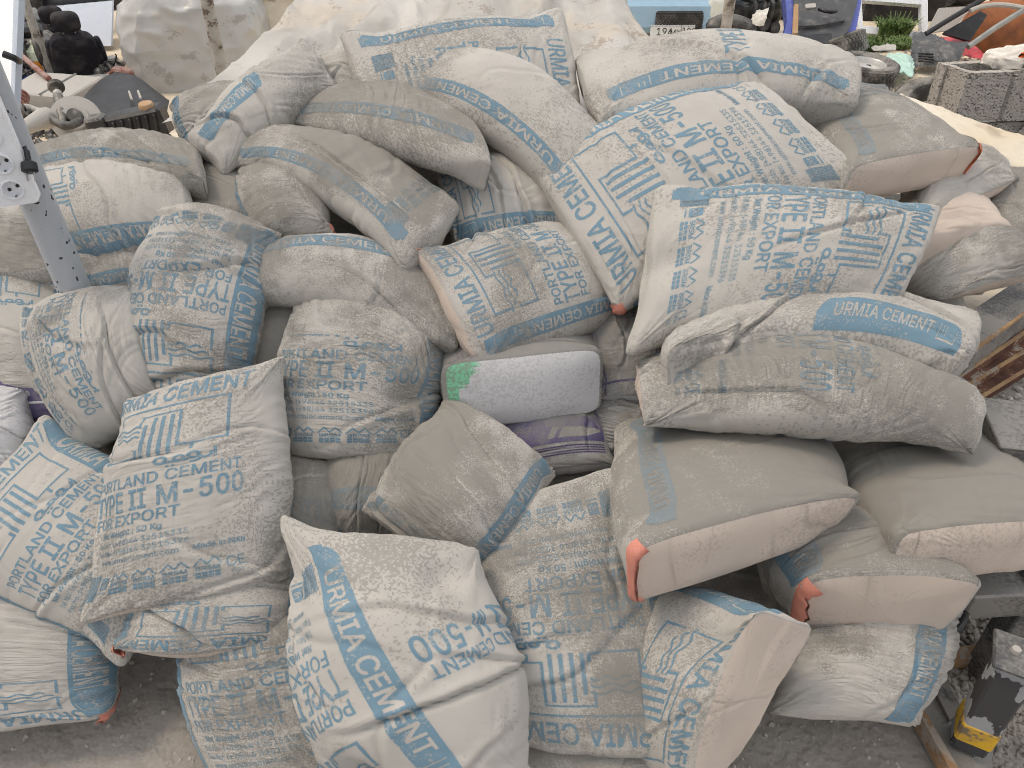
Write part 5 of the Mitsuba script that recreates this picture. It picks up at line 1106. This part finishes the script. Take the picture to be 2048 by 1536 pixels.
# steel block at the frame edge
def slab3(px, depth): return hexa([at(*p) for p in px], depth)
key = thing('steel_block', 'dark grey steel box at the right frame edge above the end faced sack', 'steel box')
a = at(1985, 858, 1.96)
part(key, 'box', bbox((0.36, 0.20, 0.16), a + np.array([0.175, -0.02, -0.075]), rotz(-12), 0.006), 'dark_steel', 30)
part(key, 'top_plate', bbox((0.37, 0.21, 0.010), a + np.array([0.175, -0.02, 0.009]), rotz(-12), 0.003), 'dark_steel')
part(key, 'column', bbox((0.14, 0.12, 0.50), a + np.array([0.30, 0.0, -0.40]), rotz(-12), 0.006), 'dark_steel')
key = thing('machine_frame', 'dark steel machine frame low at the right under the end faced sacks', 'steel frame')
f0, f1 = at(1935, 1185, 1.88), at(2120, 1175, 1.9)
part(key, 'cross_beam', bbox((np.linalg.norm(f1 - f0) + 0.3, 0.08, 0.085), (f0 + f1) / 2 + X3 * 0.12, np.stack([unit(f1 - f0), unit(np.cross(Z3, f1 - f0)), unit(np.cross(unit(f1 - f0), unit(np.cross(Z3, f1 - f0))))], 1), 0.005), 'dark_steel')
c = gr(1990, 1330, 0.02)
part(key, 'rear_leg', bbox((0.07, 0.07, 0.40), [f0[0] + 0.16, f0[1], 0.20], None, 0.004), 'dark_steel')
part(key, 'floor_rail', hexa([gr(1785, 1345, 0.035), gr(1828, 1322, 0.035), gr(2010, 1620, 0.035), gr(1950, 1650, 0.035)], (0, 0, -0.05)), 'dark_steel')
part(key, 'rail_lip', hexa([gr(1790, 1342, 0.062), gr(1800, 1336, 0.062), gr(1972, 1630, 0.062), gr(1958, 1640, 0.062)], (0, 0, -0.05)), 'rust_edge')
part(key, 'inner_rail', hexa([gr(1838, 1318, 0.05), gr(1862, 1306, 0.05), gr(1925, 1420, 0.05), gr(1900, 1440, 0.05)], (0, 0, -0.05)), 'oily_metal')
part(key, 'rear_rail', hexa([gr(1850, 1300, 0.04), gr(1990, 1285, 0.04), gr(1990, 1310, 0.04), gr(1860, 1322, 0.04)], (0, 0, -0.05)), 'rust_edge')
# painted leg
bt = gr(1922, 1500); key = thing('painted_leg', 'square steel leg with chipped black paint and a yellow band, at the lower right', 'steel leg')
Rl = rotz(-28); s_ = 0.076
tl = at(2020, 1300, 1.62); hgt = 0.33
part(key, 'shaft', bbox((s_, s_, hgt), bt + Z3 * (0.045 + hgt / 2), Rl, 0.006), 'chipped_leg', 30)
part(key, 'yellow_band', bbox((s_ + 0.005, s_ + 0.005, 0.07), bt + Z3 * 0.115, Rl, 0.006), 'yellow_paint')
part(key, 'stub', bbox((s_ * 0.66, s_ * 0.66, 0.05), bt + Z3 * 0.03, Rl, 0.004), 'chipped_leg')
part(key, 'foot_plate', bbox((0.13, 0.11, 0.012), bt + Z3 * 0.008, Rl, 0.003), 'dark_steel')
part(key, 'head_plate', bbox((0.11, 0.11, 0.014), bt + Z3 * (0.052 + hgt), Rl, 0.004), 'dark_steel')
part(key, 'bolt', lathe([(0, 0.010), (0.010, 0.010), (0.011, 0), (0, 0)], bt + Z3 * (0.059 + hgt) + np.array([-0.01, 0.01, 0]), (0, 0, 1), 6), 'pale_metal')
single('hose', tube(bez(at(1890, 1272, 1.81), at(1925, 1265, 1.81), at(1935, 1225, 1.81), at(1930, 1195, 1.95), n=14), 0.010, 8), 'black_plastic', 'black hose curling beside the foot of the machine frame', 'hose', True)

# ------------------------------------------------------------------ stones
ico = trimesh.creation.icosphere(1)
def stones(n, pick, r0, r1, seed, sink=0.3):
    r = np.random.RandomState(seed); out_v, out_f = [], []
    base = [ico.vertices * (1 + (r.rand(len(ico.vertices), 1) - 0.5) * 0.5) for _ in range(12)]
    for i in range(n):
        p = pick(r)
        if p is None: continue
        s = r0 + (r1 - r0) * r.rand() ** 2.2; v = base[r.randint(12)] * s * r.uniform(0.7, 1.25, 3)
        a_ = r.uniform(0, 6.28); v = v @ rotz(math.degrees(a_)).T
        out_f.append(ico.faces + len(out_v) * len(ico.vertices)); out_v.append(v + p + Z3 * s * (1 - sink) * 0.6)
    return trimesh.Trimesh(np.vstack(out_v), np.vstack(out_f), process=False)
def area(x0, y0, x1, y1, keep=None):
    def f(r):
        x_, y_ = r.uniform(x0, x1), r.uniform(y0, y1)
        if keep and not keep(x_, y_): return None
        p = gr(x_, y_); p[2] = -0.012; return p
    return f
single('gravel', stones(5200, area(1780, 1190, 2200, 1640, lambda x_, y_: x_ > 1800 + (y_ - 1330) * 0.55 or y_ < 1330), 0.0035, 0.0105, 4, 0.2), 'stone_grey', 'loose grey gravel around the painted leg', 'gravel', 30, kind='stuff')
single('pebbles', stones(1300, area(-60, 1280, 1850, 1700), 0.0016, 0.0075, 6), 'stone_pale', 'small pebbles scattered on the dusty ground', 'pebbles', 30, kind='stuff')
single('pebbles', stones(500, area(1890, 690, 2200, 960), 0.004, 0.014, 9), 'stone_pale', 'pale pebbles beside the rusty angle bars', 'pebbles', 30, kind='stuff')
single('yard_litter', stones(1500, area(1650, 85, 2060, 260), 0.006, 0.02, 11), 'stone_pale', 'small stones strewn over the pale sand', 'stones', 30, kind='stuff')
single('scrap_litter', stones(900, area(20, 120, 260, 290), 0.008, 0.035, 12), 'oily_metal', 'small dark debris strewn between the car parts', 'debris', 30, kind='stuff')
